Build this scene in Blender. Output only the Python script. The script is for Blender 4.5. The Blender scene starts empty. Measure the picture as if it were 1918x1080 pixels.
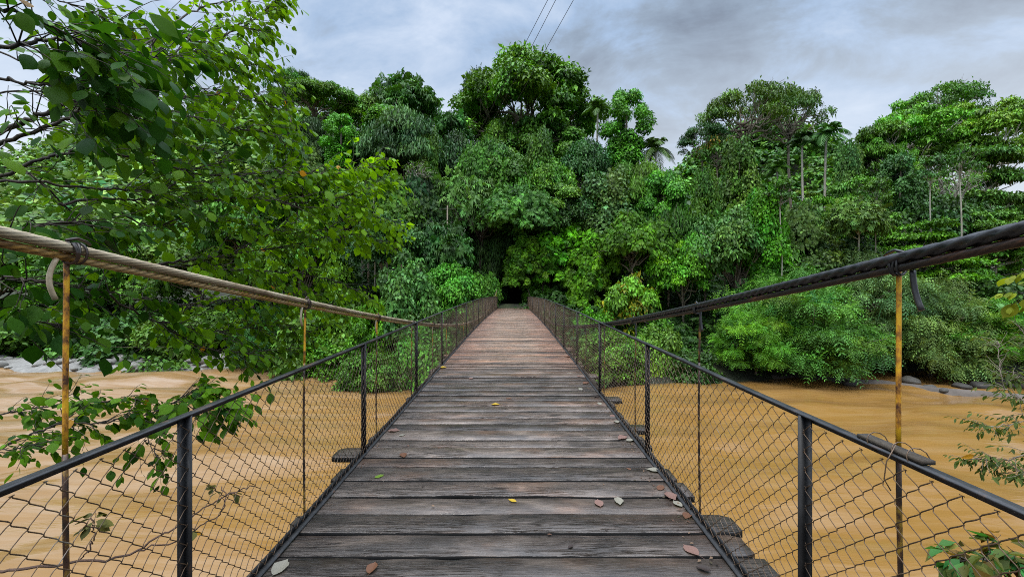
import bpy, math, random
import numpy as np
from mathutils import Vector, noise as mnoise
R = math.radians
RNG = np.random.default_rng(7)
random.seed(7)
sc = bpy.context.scene
col = sc.collection

# ---------------------------------------------------------------- camera
CX, CZ, F = 0.075, 1.54, 760.0            # camera x, height, focal length in photo pixels
cd = bpy.data.cameras.new("camera"); cam = bpy.data.objects.new("camera", cd); col.objects.link(cam)
cam.location = (CX, 0, CZ); cam.rotation_euler = (R(90), 0, 0)
cd.sensor_width = 36; cd.lens = 36 * F / 1918; cd.shift_x = -3 / 1918
cd.clip_start = 0.05; cd.clip_end = 3000
sc.camera = cam

# ---------------------------------------------------------------- sky, sun, exposure
SUN_EL, SUN_AZ = 62, 205                   # degrees; azimuth clockwise from +Y
w = bpy.data.worlds.new("World"); sc.world = w; w.use_nodes = True
nt = w.node_tree; nt.nodes.clear()
def N(t, kind, **kw):
    n = t.nodes.new(kind)
    for k, v in kw.items(): setattr(n, k, v)
    return n
def L(t, a, b): t.links.new(a, b)
def ramp(t, stops, interp='LINEAR'):
    n = N(t, 'ShaderNodeValToRGB'); cr = n.color_ramp; cr.interpolation = interp
    while len(cr.elements) < len(stops): cr.elements.new(0.5)
    for e, (p, c) in zip(cr.elements, stops):
        e.position = p; e.color = (c, c, c, 1) if isinstance(c, (int, float)) else (*c[:3], 1)
    return n
def math_n(t, op, a, b=None, clamp=False):
    n = N(t, 'ShaderNodeMath', operation=op, use_clamp=clamp)
    for i, v in enumerate((a, b)):
        if v is None: continue
        if isinstance(v, (int, float)): n.inputs[i].default_value = v
        else: L(t, v, n.inputs[i])
    return n.outputs[0]
def mixc(t, f, a, b, blend='MIX'):
    n = N(t, 'ShaderNodeMix', data_type='RGBA', blend_type=blend)
    for s, v in ((0, f), (6, a), (7, b)):
        if isinstance(v, (int, float)): n.inputs[s].default_value = v
        elif isinstance(v, tuple): n.inputs[s].default_value = (*v[:3], 1)
        else: L(t, v, n.inputs[s])
    return n.outputs[2]
tc = N(nt, 'ShaderNodeTexCoord'); sep = N(nt, 'ShaderNodeSeparateXYZ'); L(nt, tc.outputs['Generated'], sep.inputs[0])
zc = math_n(nt, 'MAXIMUM', sep.outputs[2], 0.0)
den = math_n(nt, 'ADD', zc, 0.34)
cb = N(nt, 'ShaderNodeCombineXYZ')
L(nt, math_n(nt, 'DIVIDE', sep.outputs[0], den), cb.inputs[0]); L(nt, math_n(nt, 'DIVIDE', sep.outputs[1], den), cb.inputs[1])
def wnoise(scale, detail, rough, off, sx=1.0, sy=1.0, rot=0, dist=0.0):
    mp = N(nt, 'ShaderNodeMapping'); mp.inputs['Location'].default_value = off; mp.inputs['Scale'].default_value = (sx, sy, 1)
    mp.inputs['Rotation'].default_value = (0, 0, rot)
    L(nt, cb.outputs[0], mp.inputs[0])
    n = N(nt, 'ShaderNodeTexNoise'); n.inputs['Scale'].default_value = scale; n.inputs['Detail'].default_value = detail
    n.inputs['Roughness'].default_value = rough; n.inputs['Distortion'].default_value = dist
    L(nt, mp.outputs[0], n.inputs['Vector']); return n.outputs[0]
cl1 = wnoise(1.5, 7, 0.55, (3.1, 0.4, 0), 0.85, 1.1, 0.5, 0.25)     # large banks
cl2 = wnoise(4.2, 9, 0.62, (7.3, 2.2, 0), 0.85, 1.1, 0.35, 0.4)        # wisps
mixn = math_n(nt, 'ADD', math_n(nt, 'MULTIPLY', cl1, 0.62), math_n(nt, 'MULTIPLY', cl2, 0.48))
# darker, heavier cloud to the right of the river, thinner and bluer to the left
side = math_n(nt, 'MULTIPLY', sep.outputs[0], 0.07)
mixn = math_n(nt, 'SUBTRACT', mixn, side)
cramp = ramp(nt, [(0.40, (0.24, 0.29, 0.37)), (0.48, (0.32, 0.40, 0.51)), (0.54, (0.39, 0.52, 0.72)), (0.66, (0.62, 0.72, 0.88))])
L(nt, mixn, cramp.inputs[0])
# paler towards the horizon
hz = N(nt, 'ShaderNodeMapRange'); hz.inputs[1].default_value = 0.08; hz.inputs[2].default_value = 0.52
hz.inputs[3].default_value = 0.88; hz.inputs[4].default_value = 0.0; L(nt, zc, hz.inputs[0])
cc = mixc(nt, hz.outputs[0], cramp.outputs[0], (0.82, 0.88, 0.95))
# zenith brightened beyond the view: an added soft top light
zb = N(nt, 'ShaderNodeMapRange'); zb.inputs[1].default_value = 0.60; zb.inputs[2].default_value = 0.92
zb.inputs[3].default_value = 1.0; zb.inputs[4].default_value = 8.0; L(nt, zc, zb.inputs[0])
cc = mixc(nt, math_n(nt, 'MULTIPLY', math_n(nt, 'SUBTRACT', zb.outputs[0], 1.0), 0.10, True), cc, (0.66, 0.70, 0.74))
cc = mixc(nt, 1.0, cc, zb.outputs[0], 'MULTIPLY')
sky = N(nt, 'ShaderNodeTexSky', sky_type='NISHITA'); sky.sun_disc = False
sky.sun_elevation = R(SUN_EL); sky.sun_rotation = R(SUN_AZ)
bg1 = N(nt, 'ShaderNodeBackground'); bg1.inputs[1].default_value = 0.07; L(nt, sky.outputs[0], bg1.inputs[0])
bg2 = N(nt, 'ShaderNodeBackground'); bg2.inputs[1].default_value = 1.0; L(nt, cc, bg2.inputs[0])
mx = N(nt, 'ShaderNodeMixShader'); mx.inputs[0].default_value = 0.88
L(nt, bg1.outputs[0], mx.inputs[1]); L(nt, bg2.outputs[0], mx.inputs[2])
wo = N(nt, 'ShaderNodeOutputWorld'); L(nt, mx.outputs[0], wo.inputs[0])

sd = bpy.data.lights.new("sun", 'SUN'); sun = bpy.data.objects.new("sun", sd); col.objects.link(sun)
sd.energy = 1.5; sd.angle = R(11); sd.color = (1.0, 0.93, 0.80)
_a, _e = R(SUN_AZ), R(SUN_EL)
sdir = Vector((math.sin(_a) * math.cos(_e), math.cos(_a) * math.cos(_e), math.sin(_e)))
sun.rotation_euler = sdir.to_track_quat('Z', 'Y').to_euler()
sun.location = (0, 0, 60)
vs = sc.view_settings
sc.display_settings.display_device = 'sRGB'
vs.view_transform = 'Standard'; vs.look = 'None'; vs.gamma = 1; vs.exposure = 0.22; vs.use_curve_mapping = False
sc.cycles.max_bounces = 6; sc.cycles.diffuse_bounces = 2; sc.cycles.transmission_bounces = 4; sc.cycles.glossy_bounces = 3
sc.cycles.caustics_reflective = False; sc.cycles.caustics_refractive = False
sc.cycles.use_denoising = False
sc.cycles.filter_width = 1.0; sc.cycles.sample_clamp_indirect = 4

# ---------------------------------------------------------------- helpers
def at(px, py, d):                         # a point d metres ahead seen at photo pixel (px, py)
    return np.array((CX + (px - 962) * d / F, d, CZ + (540 - py) * d / F))
def mesh_np(name, V, faces, tint=None, smooth=False, mats=()):
    V = np.ascontiguousarray(V, dtype=np.float32).reshape(-1, 3)
    if not isinstance(faces, (list, tuple)): faces = [faces]
    faces = [np.asarray(f, dtype=np.int32) for f in faces if len(f)]
    me = bpy.data.meshes.new(name)
    me.vertices.add(len(V)); me.vertices.foreach_set('co', V.ravel())
    nl = sum(f.size for f in faces); npoly = sum(len(f) for f in faces)
    me.loops.add(nl); me.loops.foreach_set('vertex_index', np.concatenate([f.ravel() for f in faces]))
    me.polygons.add(npoly)
    tot = np.concatenate([np.full(len(f), f.shape[1], np.int32) for f in faces])
    st = np.concatenate([[0], np.cumsum(tot)[:-1]]).astype(np.int32)
    me.polygons.foreach_set('loop_start', st)
    if smooth: me.polygons.foreach_set('use_smooth', np.ones(npoly, bool))
    me.update(calc_edges=True); me.validate()
    if tint is not None:
        a = me.attributes.new('tint', 'FLOAT_COLOR', 'POINT')
        t4 = np.ones((len(V), 4), np.float32); t4[:, :3] = tint
        a.data.foreach_set('color', t4.ravel())
    for m in mats: me.materials.append(m)
    return me
def ob(name, me, parent=None, loc=None, rot=None, scale=None):
    o = bpy.data.objects.new(name, me); col.objects.link(o)
    if parent: o.parent = parent
    if loc is not None: o.location = loc
    if rot is not None: o.rotation_euler = rot
    if scale is not None: o.scale = scale
    return o
def tag(o, label=None, cat=None, group=None, kind=None):
    if label: o['label'] = label
    if cat: o['category'] = cat
    if group: o['group'] = group
    if kind: o['kind'] = kind
    return o
class MB:                                   # collects pieces into one mesh
    def __init__(s): s.V = []; s.F = {}; s.n = 0; s.T = []
    def add(s, V, Fs, tint=(1, 1, 1)):
        V = np.asarray(V, float).reshape(-1, 3)
        for f in (Fs if isinstance(Fs, list) else [Fs]):
            f = np.asarray(f, np.int64)
            if len(f): s.F.setdefault(f.shape[1], []).append(f + s.n)
        s.V.append(V); s.n += len(V)
        t = np.asarray(tint, float); s.T.append(np.broadcast_to(t, (len(V), 3)) if t.ndim == 1 else t)
    def box(s, c, h, rot=None, tint=(1, 1, 1)):
        v = np.array([(x, y, z) for x in (-1, 1) for y in (-1, 1) for z in (-1, 1)], float) * np.asarray(h)
        if rot is not None: v = v @ np.asarray(rot).T
        s.add(v + np.asarray(c), np.array([(0, 1, 3, 2), (4, 6, 7, 5), (0, 4, 5, 1), (2, 3, 7, 6), (0, 2, 6, 4), (1, 5, 7, 3)]), tint)
    def tube(s, P, r, k=6, tint=(1, 1, 1), cap=True):
        P = np.asarray(P, float); n = len(P); r = np.broadcast_to(np.asarray(r, float), (n,))
        T = np.gradient(P, axis=0); T /= np.linalg.norm(T, axis=1, keepdims=True) + 1e-9
        up = np.array((0, 0, 1.0)) if abs(T[0][2]) < .9 else np.array((1.0, 0, 0))
        A = np.zeros_like(P); a = np.cross(T[0], up); a /= np.linalg.norm(a); A[0] = a
        for i in range(1, n):
            a = A[i-1] - T[i] * np.dot(A[i-1], T[i]); A[i] = a / (np.linalg.norm(a) + 1e-9)
        B = np.cross(T, A); th = np.linspace(0, 2*np.pi, k, endpoint=False)
        V = P[:, None] + r[:, None, None] * (A[:, None] * np.cos(th)[None, :, None] + B[:, None] * np.sin(th)[None, :, None])
        i, j = np.meshgrid(np.arange(n-1), np.arange(k), indexing='ij'); j2 = (j+1) % k
        Fq = np.stack([i*k+j, (i+1)*k+j, (i+1)*k+j2, i*k+j2], -1).reshape(-1, 4)
        Fs = [Fq]
        if cap: Fs += [np.arange(k)[None, :] + 0, np.arange(k)[None, ::-1] + (n-1)*k]
        s.add(V.reshape(-1, 3), Fs, tint)
    def mesh(s, name, mat, smooth=False, tint=True):
        V = np.concatenate(s.V); F_ = [np.concatenate(f) for f in s.F.values()]
        return mesh_np(name, V, F_, np.concatenate(s.T) if tint else None, smooth, (mat,))
    def build(s, name, mat, parent=None, smooth=False): return ob(name, s.mesh(name, mat, smooth), parent)
def nrm(v): return v / (np.linalg.norm(v, axis=-1, keepdims=True) + 1e-9)

# ---------------------------------------------------------------- materials
def mat(name):
    m = bpy.data.materials.new(name); m.use_nodes = True; t = m.node_tree
    b = t.nodes['Principled BSDF']; return m, t, b
def tnoise(t, scale, detail=4, rough=0.55, vec=None, sxyz=None, dist=0, rot=None):
    if vec is None: vec = N(t, 'ShaderNodeTexCoord').outputs['Object']
    if sxyz is not None or rot is not None:
        mp = N(t, 'ShaderNodeMapping'); L(t, vec, mp.inputs[0]); vec = mp.outputs[0]
        if sxyz is not None: mp.inputs['Scale'].default_value = sxyz
        if rot is not None: mp.inputs['Rotation'].default_value = rot
    n = N(t, 'ShaderNodeTexNoise'); L(t, vec, n.inputs['Vector'])
    n.inputs['Scale'].default_value = scale; n.inputs['Detail'].default_value = detail
    n.inputs['Roughness'].default_value = rough; n.inputs['Distortion'].default_value = dist
    return n.outputs[0]
def bump(t, b, h, strength, dist=0.01):
    n = N(t, 'ShaderNodeBump'); n.inputs['Strength'].default_value = strength; n.inputs['Distance'].default_value = dist
    L(t, h, n.inputs['Height']); L(t, n.outputs[0], b.inputs['Normal']); return n
def attr(t, name='tint'):
    a = N(t, 'ShaderNodeAttribute'); a.attribute_name = name; return a.outputs['Color']

def leaf_mat(name, rough=0.42, trans=0.35, spec=0.4, tr_tint=(1.25, 1.15, 0.45)):
    m, t, b = mat(name)
    oi = N(t, 'ShaderNodeObjectInfo')
    c = mixc(t, 1.0, attr(t), oi.outputs['Color'], 'MULTIPLY')
    L(t, c, b.inputs['Base Color']); b.inputs['Roughness'].default_value = rough
    b.inputs['Specular IOR Level'].default_value = spec
    tr = N(t, 'ShaderNodeBsdfTranslucent'); L(t, mixc(t, 1.0, c, tr_tint, 'MULTIPLY'), tr.inputs[0])
    ms = N(t, 'ShaderNodeMixShader'); ms.inputs[0].default_value = trans
    L(t, b.outputs[0], ms.inputs[1]); L(t, tr.outputs[0], ms.inputs[2])
    L(t, ms.outputs[0], t.nodes['Material Output'].inputs[0]); return m
M_LEAF = leaf_mat('foliage', .5, .16, .22); M_NEAR = leaf_mat('broad_leaf', 0.50, 0.42, 0.12)

def bark_mat(name, c1, c2, scale=3):
    m, t, b = mat(name)
    n = tnoise(t, scale, 6, 0.65, sxyz=(1, 1, 0.35)); r = ramp(t, [(0.3, c1), (0.7, c2)]); L(t, n, r.inputs[0])
    L(t, mixc(t, 1.0, r.outputs[0], attr(t), 'MULTIPLY'), b.inputs['Base Color'])
    b.inputs['Roughness'].default_value = 0.85; bump(t, b, n, 0.5, 0.05); return m
M_BARK = bark_mat('bark', (0.10, 0.075, 0.05), (0.26, 0.22, 0.17))
M_PALE = bark_mat('pale_bark', (0.24, 0.22, 0.18), (0.50, 0.47, 0.40))
M_TWIG = bark_mat('reddish_twig_bark', (0.035, 0.018, 0.012), (0.11, 0.06, 0.04), 9)
M_DARKBARK = bark_mat('wet_bark', (0.012, 0.010, 0.008), (0.06, 0.045, 0.03), 9)

def wood_mat():
    m, t, b = mat('weathered_planks')
    tcn = N(t, 'ShaderNodeTexCoord').outputs['Object']
    sp = N(t, 'ShaderNodeSeparateXYZ'); L(t, tcn, sp.inputs[0])
    rnd = N(t, 'ShaderNodeAttribute'); rnd.attribute_name = 'plank'      # r: random, g: random, b: random
    rs = N(t, 'ShaderNodeSeparateXYZ'); L(t, rnd.outputs['Vector'], rs.inputs[0])
    off = N(t, 'ShaderNodeVectorMath', operation='SCALE'); L(t, rnd.outputs['Vector'], off.inputs[0]); off.inputs['Scale'].default_value = 37.0
    va = N(t, 'ShaderNodeVectorMath', operation='ADD'); L(t, tcn, va.inputs[0]); L(t, off.outputs[0], va.inputs[1]); v = va.outputs[0]
    grain = tnoise(t, 6.0, 8, 0.60, v, (0.7, 7.0, 7.0), 2.2)
    fine = tnoise(t, 22.0, 6, 0.7, v, (0.6, 9.0, 9.0), 0.3)
    soft = tnoise(t, 2.6, 6, 0.6, v, (0.9, 2.6, 1.0), 0.9)
    big = tnoise(t, 1.6, 5, 0.6, v, (0.8, 1.6, 1.0), 0.3)
    pale = tnoise(t, 2.3, 6, 0.7, tcn, (1.0, 2.2, 1.0), 0.2)
    gr = ramp(t, [(0.34, (0.014, 0.012, 0.011)), (0.44, (0.052, 0.044, 0.041)), (0.54, (0.098, 0.086, 0.081)), (0.68, (0.20, 0.175, 0.162))])
    L(t, math_n(t, 'ADD', math_n(t, 'ADD', math_n(t, 'MULTIPLY', grain, 0.30), math_n(t, 'MULTIPLY', fine, 0.16)), math_n(t, 'MULTIPLY', soft, 0.54)), gr.inputs[0])
    # far half of the deck is drier and browner-red
    far = N(t, 'ShaderNodeMapRange'); far.inputs[1].default_value = 6.6; far.inputs[2].default_value = 8.2; L(t, sp.outputs[1], far.inputs[0])
    gf = ramp(t, [(0.34, (0.055, 0.036, 0.026)), (0.5, (0.165, 0.118, 0.088)), (0.68, (0.32, 0.255, 0.20))])
    L(t, math_n(t, 'ADD', math_n(t, 'MULTIPLY', grain, 0.6), math_n(t, 'MULTIPLY', fine, 0.4)), gf.inputs[0])
    c = mixc(t, far.outputs[0], gr.outputs[0], gf.outputs[0])
    # worn pale strip down the middle of the far deck, red-stained planks at its edges
    ax = math_n(t, 'ABSOLUTE', sp.outputs[0]); ed = N(t, 'ShaderNodeMapRange'); ed.inputs[1].default_value = 0.45; ed.inputs[2].default_value = 1.05
    L(t, math_n(t, 'ADD', ax, math_n(t, 'MULTIPLY', math_n(t, 'SUBTRACT', pale, 0.5), 1.0)), ed.inputs[0])
    cr = mixc(t, 1.0, c, (0.98, 0.70, 0.64), 'MULTIPLY')
    c = mixc(t, math_n(t, 'MULTIPLY', math_n(t, 'MULTIPLY', ed.outputs[0], far.outputs[0]), 0.6), c, cr)
    # warm brown bare patches
    wp = ramp(t, [(0.52, 0.0), (0.64, 1.0)]); L(t, big, wp.inputs[0])
    c = mixc(t, math_n(t, 'MULTIPLY', wp.outputs[0], 0.45), c, mixc(t, 1.0, c, (1.55, 1.08, 0.78), 'MULTIPLY'))
    # black rot patches
    rp = ramp(t, [(0.34, 1.0), (0.46, 0.0)]); L(t, big, rp.inputs[0])
    c = mixc(t, math_n(t, 'MULTIPLY', rp.outputs[0], 0.6), c, (0.022, 0.022, 0.024))
    # long drying cracks
    ck = tnoise(t, 2.2, 5, 0.65, v, (0.7, 26.0, 8.0), 0.6); cw = ramp(t, [(0.475, 0.0), (0.5, 1.0), (0.525, 0.0)]); L(t, ck, cw.inputs[0])
    cmask = ramp(t, [(0.46, 0.0), (0.54, 1.0)]); L(t, tnoise(t, 1.3, 3, 0.5, v), cmask.inputs[0])
    crack = math_n(t, 'MULTIPLY', cw.outputs[0], cmask.outputs[0])
    c = mixc(t, math_n(t, 'MULTIPLY', crack, 0.85), c, (0.008, 0.008, 0.008))
    # moss in places
    mo = ramp(t, [(0.62, 0.0), (0.70, 1.0)]); L(t, tnoise(t, 1.1, 7, 0.7, tcn, (1, 1.6, 1)), mo.inputs[0])
    c = mixc(t, math_n(t, 'MULTIPLY', mo.outputs[0], 0.35), c, (0.055, 0.055, 0.018))
    br = N(t, 'ShaderNodeMapRange'); br.inputs[3].default_value = 0.55; br.inputs[4].default_value = 1.40; L(t, rs.outputs[0], br.inputs[0])
    c = mixc(t, 1.0, c, br.outputs[0], 'MULTIPLY')
    c = mixc(t, 1.0, c, (1.0, .88, .77), 'MULTIPLY')
    L(t, c, b.inputs['Base Color'])
    wet = ramp(t, [(0.38, 0.12), (0.62, 0.42)]); L(t, tnoise(t, 1.9, 6, 0.62, tcn, (0.8, 1.5, 1)), wet.inputs[0])
    ro = math_n(t, 'ADD', wet.outputs[0], math_n(t, 'MULTIPLY', far.outputs[0], 0.22), True)
    L(t, ro, b.inputs['Roughness']); b.inputs['Specular IOR Level'].default_value = 0.45
    h = math_n(t, 'SUBTRACT', math_n(t, 'ADD', math_n(t, 'MULTIPLY', grain, 1.0), math_n(t, 'MULTIPLY', fine, 0.5)), math_n(t, 'MULTIPLY', crack, 1.6))
    bump(t, b, h, 0.65, 0.007)
    return m
M_WOOD = wood_mat()
M_SHADEEDGE = stone_edge = None

def metal_mat(name, c1, c2, c3=None, lo=0.4, hi=0.6, rough=0.4, scale=14, metallic=0.0, sxyz=(1, 1, 0.5), bs=0.4):
    m, t, b = mat(name)
    n = tnoise(t, scale, 6, 0.65, sxyz=sxyz); r = ramp(t, [(lo, c1), (hi, c2)] + ([(min(hi + .12, 1), c3)] if c3 else [])); L(t, n, r.inputs[0])
    L(t, mixc(t, 1.0, r.outputs[0], attr(t), 'MULTIPLY'), b.inputs['Base Color']); b.inputs['Roughness'].default_value = rough; b.inputs['Metallic'].default_value = metallic
    bump(t, b, n, bs, 0.003); return m
M_SHADEEDGE = metal_mat('shaded_plank_edge', (0.006, 0.005, 0.004), (0.022, 0.017, 0.013), None, .4, .7, .8, 6)  # plank sides near black: shade of the gaps put into the colour
M_BLACK = metal_mat('black_painted_steel', (0.007, 0.007, 0.008), (0.022, 0.022, 0.023), (0.10, 0.05, 0.028), 0.38, 0.62, 0.6)
M_RAIL = metal_mat('wet_black_rail', (0.009, 0.009, 0.010), (0.026, 0.026, 0.028), (0.10, 0.055, 0.032), 0.4, 0.58, 0.42, 9)
M_WIRE = metal_mat('rusty_wire', (0.055, 0.036, 0.024), (0.13, 0.080, 0.045), (0.24, 0.22, 0.19), 0.4, 0.6, 0.45, 3, 0.3, (1, 1, 1), 0.1)
M_ROD = metal_mat('rusty_yellow_rod', (0.62, 0.34, 0.012), (0.46, 0.20, 0.015), (0.06, 0.020, 0.008), 0.44, 0.50, 0.5, 26, 0, (1.0, 1.0, 0.55))
M_RODDARK = metal_mat('rusty_dark_rod', (0.018, 0.011, 0.008), (0.06, 0.026, 0.012), (0.32, 0.19, 0.02), 0.42, 0.52, 0.45, 22, 0, (1.0, 1.0, 0.55))
M_PALECABLE = metal_mat('weathered_pale_cable', (0.44, 0.36, 0.24), (0.30, 0.22, 0.13), (0.13, 0.09, 0.055), 0.45, 0.60, 0.55, 9, 0, (1, 0.5, 1))
M_OCHRECABLE = metal_mat('ochre_rust_cable', (0.52, 0.36, 0.17), (0.44, 0.24, 0.055), (0.16, 0.08, 0.03), 0.42, 0.60, 0.5, 10, 0, (1, 0.6, 1))
M_BLACKCABLE = metal_mat('tarred_cable', (0.012, 0.012, 0.013), (0.035, 0.033, 0.033), None, 0.4, 0.7, 0.36, 20, 0, (1, 1, 1))
M_BROWNCABLE = metal_mat('dark_rust_cable', (0.014, 0.009, 0.006), (0.05, 0.022, 0.012), (0.16, 0.055, 0.02), 0.45, 0.60, 0.5, 9, 0, (1, 0.5, 1))
M_CONC = metal_mat('stained_concrete', (0.20, 0.15, 0.08), (0.33, 0.24, 0.12), None, 0.4, 0.7, 0.8, 3)

def water_mat():
    m, t, b = mat('silty_river_water')
    tcn = N(t, 'ShaderNodeTexCoord').outputs['Object']
    # the river flows across and away: streaks run along the current
    fl = tnoise(t, 0.16, 6, 0.6, tcn, (0.55, 2.2, 1), 1.1, (0, 0, 0.22))
    st = tnoise(t, 0.9, 7, 0.62, tcn, (0.35, 2.4, 1), 0.9, (0, 0, 0.18))
    r = ramp(t, [(0.25, (0.180, 0.092, 0.022)), (0.5, (0.203, 0.107, 0.028)), (0.75, (0.235, 0.130, 0.040))]); L(t, math_n(t, 'ADD', math_n(t, 'MULTIPLY', fl, .5), math_n(t, 'MULTIPLY', st, .5)), r.inputs[0])
    # paler, aerated water near the rapids on the left
    sp = N(t, 'ShaderNodeSeparateXYZ'); L(t, tcn, sp.inputs[0])
    mr = N(t, 'ShaderNodeMapRange'); mr.inputs[1].default_value = -3; mr.inputs[2].default_value = -22; L(t, sp.outputs[0], mr.inputs[0])
    fo = ramp(t, [(0.42, 0.0), (0.72, 1.0)]); L(t, st, fo.inputs[0])
    fr = math_n(t, 'ADD', math_n(t, 'MULTIPLY', fo.outputs[0], math_n(t, 'ADD', math_n(t, 'MULTIPLY', mr.outputs[0], .75), .22)), math_n(t, 'MULTIPLY', mr.outputs[0], 0.25), True)
    c = mixc(t, fr, r.outputs[0], (0.27, 0.185, 0.112))
    L(t, c, b.inputs['Base Color']); b.inputs['Roughness'].default_value = 0.12; b.inputs['IOR'].default_value = 1.33
    b.inputs['Specular IOR Level'].default_value = 0.5
    h = math_n(t, 'ADD', math_n(t, 'MULTIPLY', fl, 2.5), math_n(t, 'MULTIPLY', tnoise(t, 1.8, 2, 0.5, tcn, (0.5, 2.0, 1), 0.8, (0, 0, .2)), 0.35))
    bump(t, b, h, 0.14, 0.22); return m
M_WATER = water_mat()

def ground_mat():
    m, t, b = mat('forest_soil')
    n = tnoise(t, 0.6, 8, 0.65); r = ramp(t, [(0.35, (0.012, 0.012, 0.007)), (0.55, (0.025, 0.032, 0.012)), (0.75, (0.04, 0.055, 0.018))]); L(t, n, r.inputs[0])
    L(t, r.outputs[0], b.inputs['Base Color']); b.inputs['Roughness'].default_value = 0.95; bump(t, b, n, 0.8, 0.3); return m
M_SOIL = ground_mat()
def stone_mat(name, c1, c2, scale=2.5, rough=0.75):
    m, t, b = mat(name)
    n = tnoise(t, scale, 7, 0.65); r = ramp(t, [(0.3, c1), (0.7, c2)]); L(t, n, r.inputs[0])
    oi = N(t, 'ShaderNodeObjectInfo'); L(t, mixc(t, 1.0, r.outputs[0], oi.outputs['Color'], 'MULTIPLY'), b.inputs['Base Color'])
    b.inputs['Roughness'].default_value = rough; bump(t, b, n, 0.5, 0.05); return m
M_STONE = stone_mat('river_stone', (0.11, 0.105, 0.095), (0.23, 0.22, 0.20))
M_SAND = stone_mat('wet_sand', (0.06, 0.050, 0.042), (0.115, 0.095, 0.08), 1.2, 0.9)

# ---------------------------------------------------------------- heights
ZW = -4.46
_dy = np.array([-4, 0, 1.7, 3.7, 5.7, 8, 11, 15, 18, 25, 30, 37.3, 44.]); _dz = np.array([-.03, -.01, 0, .02, .055, .09, .12, .13, .10, .03, -.05, -.18, -.22])
_pf = np.polyfit(_dy, _dz, 5)
def zdeck(y): return np.polyval(_pf, y)
Y0, Y1 = -1.2, 37.9                        # deck ends
def shore_far(x):
    return np.interp(x, [-200, -60, -38, -18, -9, -4, 4, 9, 19, 24, 30, 45, 200], [44, 34, 31, 31, 26.5, 24.5, 24.8, 26, 27.5, 29, 29, 27, 27])
def ground_z(x, y):
    x = np.asarray(x, float); y = np.asarray(y, float)
    sf = shore_far(x); t = y - sf
    cut = np.exp(-((np.abs(x) - 4.5) / 2.2) ** 2) * np.clip((y - 39.5) / 3, 0, 1) * np.clip((66 - y) / 6, 0, 1) * 2.6  # side banks added along the path to darken the tunnel
    near = np.clip((6.5 - y) * 0.55, -1.6, 4.1)                        # near bank
    far = np.where(t < 0, np.clip(t * 0.5, -1.6, 0), 0)
    base_r = np.interp(t, [0, 4, 10, 25, 60, 150, 400], [0, 1.7, 4.2, 7.0, 11.5, 14, 16])
    low = np.interp(t, [0, 3, 12, 30, 80, 150, 400], [0, .4, 2.5, 4.5, 8, 14, 22])
    centre = np.exp(-((x - 2) / 28.0) ** 2)
    leftf = 1 / (1 + np.exp((x + 22) / 5.0))
    rise = base_r * (1 - leftf) + low * leftf + centre * np.interp(t, [8, 40, 90], [0, 6, 9])
    far = np.where(t > 0, rise, far)
    z = ZW + np.where(y < 15, near, far)
    # path shelf where the bridge lands
    pw = np.exp(-(np.abs(x) / 2.4) ** 4) * np.clip((y - 34.5) / 3.0, 0, 1) * np.clip((75 - y) / 8, 0, 1)
    z = z * (1 - pw) + (-.28 + np.clip(y - 45, 0, 40) * .12) * pw
    # near landing
    pn = np.exp(-(np.abs(x) / 3.0) ** 4) * np.clip((0.6 - y) / 2.0, 0, 1)
    z = z * (1 - pn) + (-.35) * pn
    # far hills
    hl = 62 * np.exp(-(((x + 150) / 85) ** 2 + ((y - 190) / 60) ** 2)) + 36 * np.exp(-(((x + 70) / 45) ** 2 + ((y - 130) / 40) ** 2))
    hr = 104 * np.exp(-(((x - 190) / 90) ** 2 + ((y - 330) / 70) ** 2)) + 40 * np.exp(-(((x - 330) / 120) ** 2 + ((y - 300) / 80) ** 2))
    return z + hl + hr + cut

# ---------------------------------------------------------------- terrain and river
gx = np.concatenate([-np.geomspace(1400, 60, 22), np.linspace(-58, 58, 117), np.geomspace(60, 1400, 22)])
gy = np.concatenate([-np.geomspace(600, 8, 10), np.linspace(-7, 62, 116), np.geomspace(63, 2200, 48)])
X, Y = np.meshgrid(gx, gy, indexing='ij'); Z = ground_z(X, Y)
rough = np.array([[mnoise.noise(Vector((x * .35, y * .35, 1.3))) for y in gy] for x in gx])
Z = Z + rough * np.where((Y > shore_far(X) + 1.5) & (np.abs(X) > 3), 0.45, 0.05)
nx, ny = X.shape; i, j = np.meshgrid(np.arange(nx-1), np.arange(ny-1), indexing='ij')
GF = np.stack([i*ny+j, (i+1)*ny+j, (i+1)*ny+j+1, i*ny+j+1], -1).reshape(-1, 4)
tag(ob('ground', mesh_np('ground', np.stack([X, Y, Z], -1), GF, None, True, (M_SOIL,))), kind='structure')

def wave_h(x, y):
    c, s = math.cos(.2), math.sin(.2); u = x*c + y*s; v = -x*s + y*c; h = np.zeros_like(x); r2 = np.random.default_rng(3)
    for k in range(38):
        wl = np.exp(r2.uniform(math.log(1.2), math.log(7))); a = r2.normal(np.pi/2, .55); p = r2.uniform(0, 6.28)
        ku, kv = math.cos(a) / wl * 2*np.pi * .55, math.sin(a) / wl * 2*np.pi
        h += 0.0095 * wl ** .9 * np.sin(ku*u + kv*v + p + 1.3*np.sin(u*.35 + p*2) + .8*np.sin(v*.3+p))
    return h * (0.55 + 0.25 / (1 + np.exp((x + 12) / 4)))
wx = np.concatenate([-np.geomspace(300, 46, 14), np.linspace(-45, 45, 500), np.geomspace(46, 300, 14)]); wy = np.linspace(3.5, 33, 230)
wy = np.concatenate([wy, [36, 42, 50]])
X, Y = np.meshgrid(wx, wy, indexing='ij')
nx, ny = X.shape; i, j = np.meshgrid(np.arange(nx-1), np.arange(ny-1), indexing='ij')
WF = np.stack([i*ny+j, (i+1)*ny+j, (i+1)*ny+j+1, i*ny+j+1], -1).reshape(-1, 4)
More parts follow.
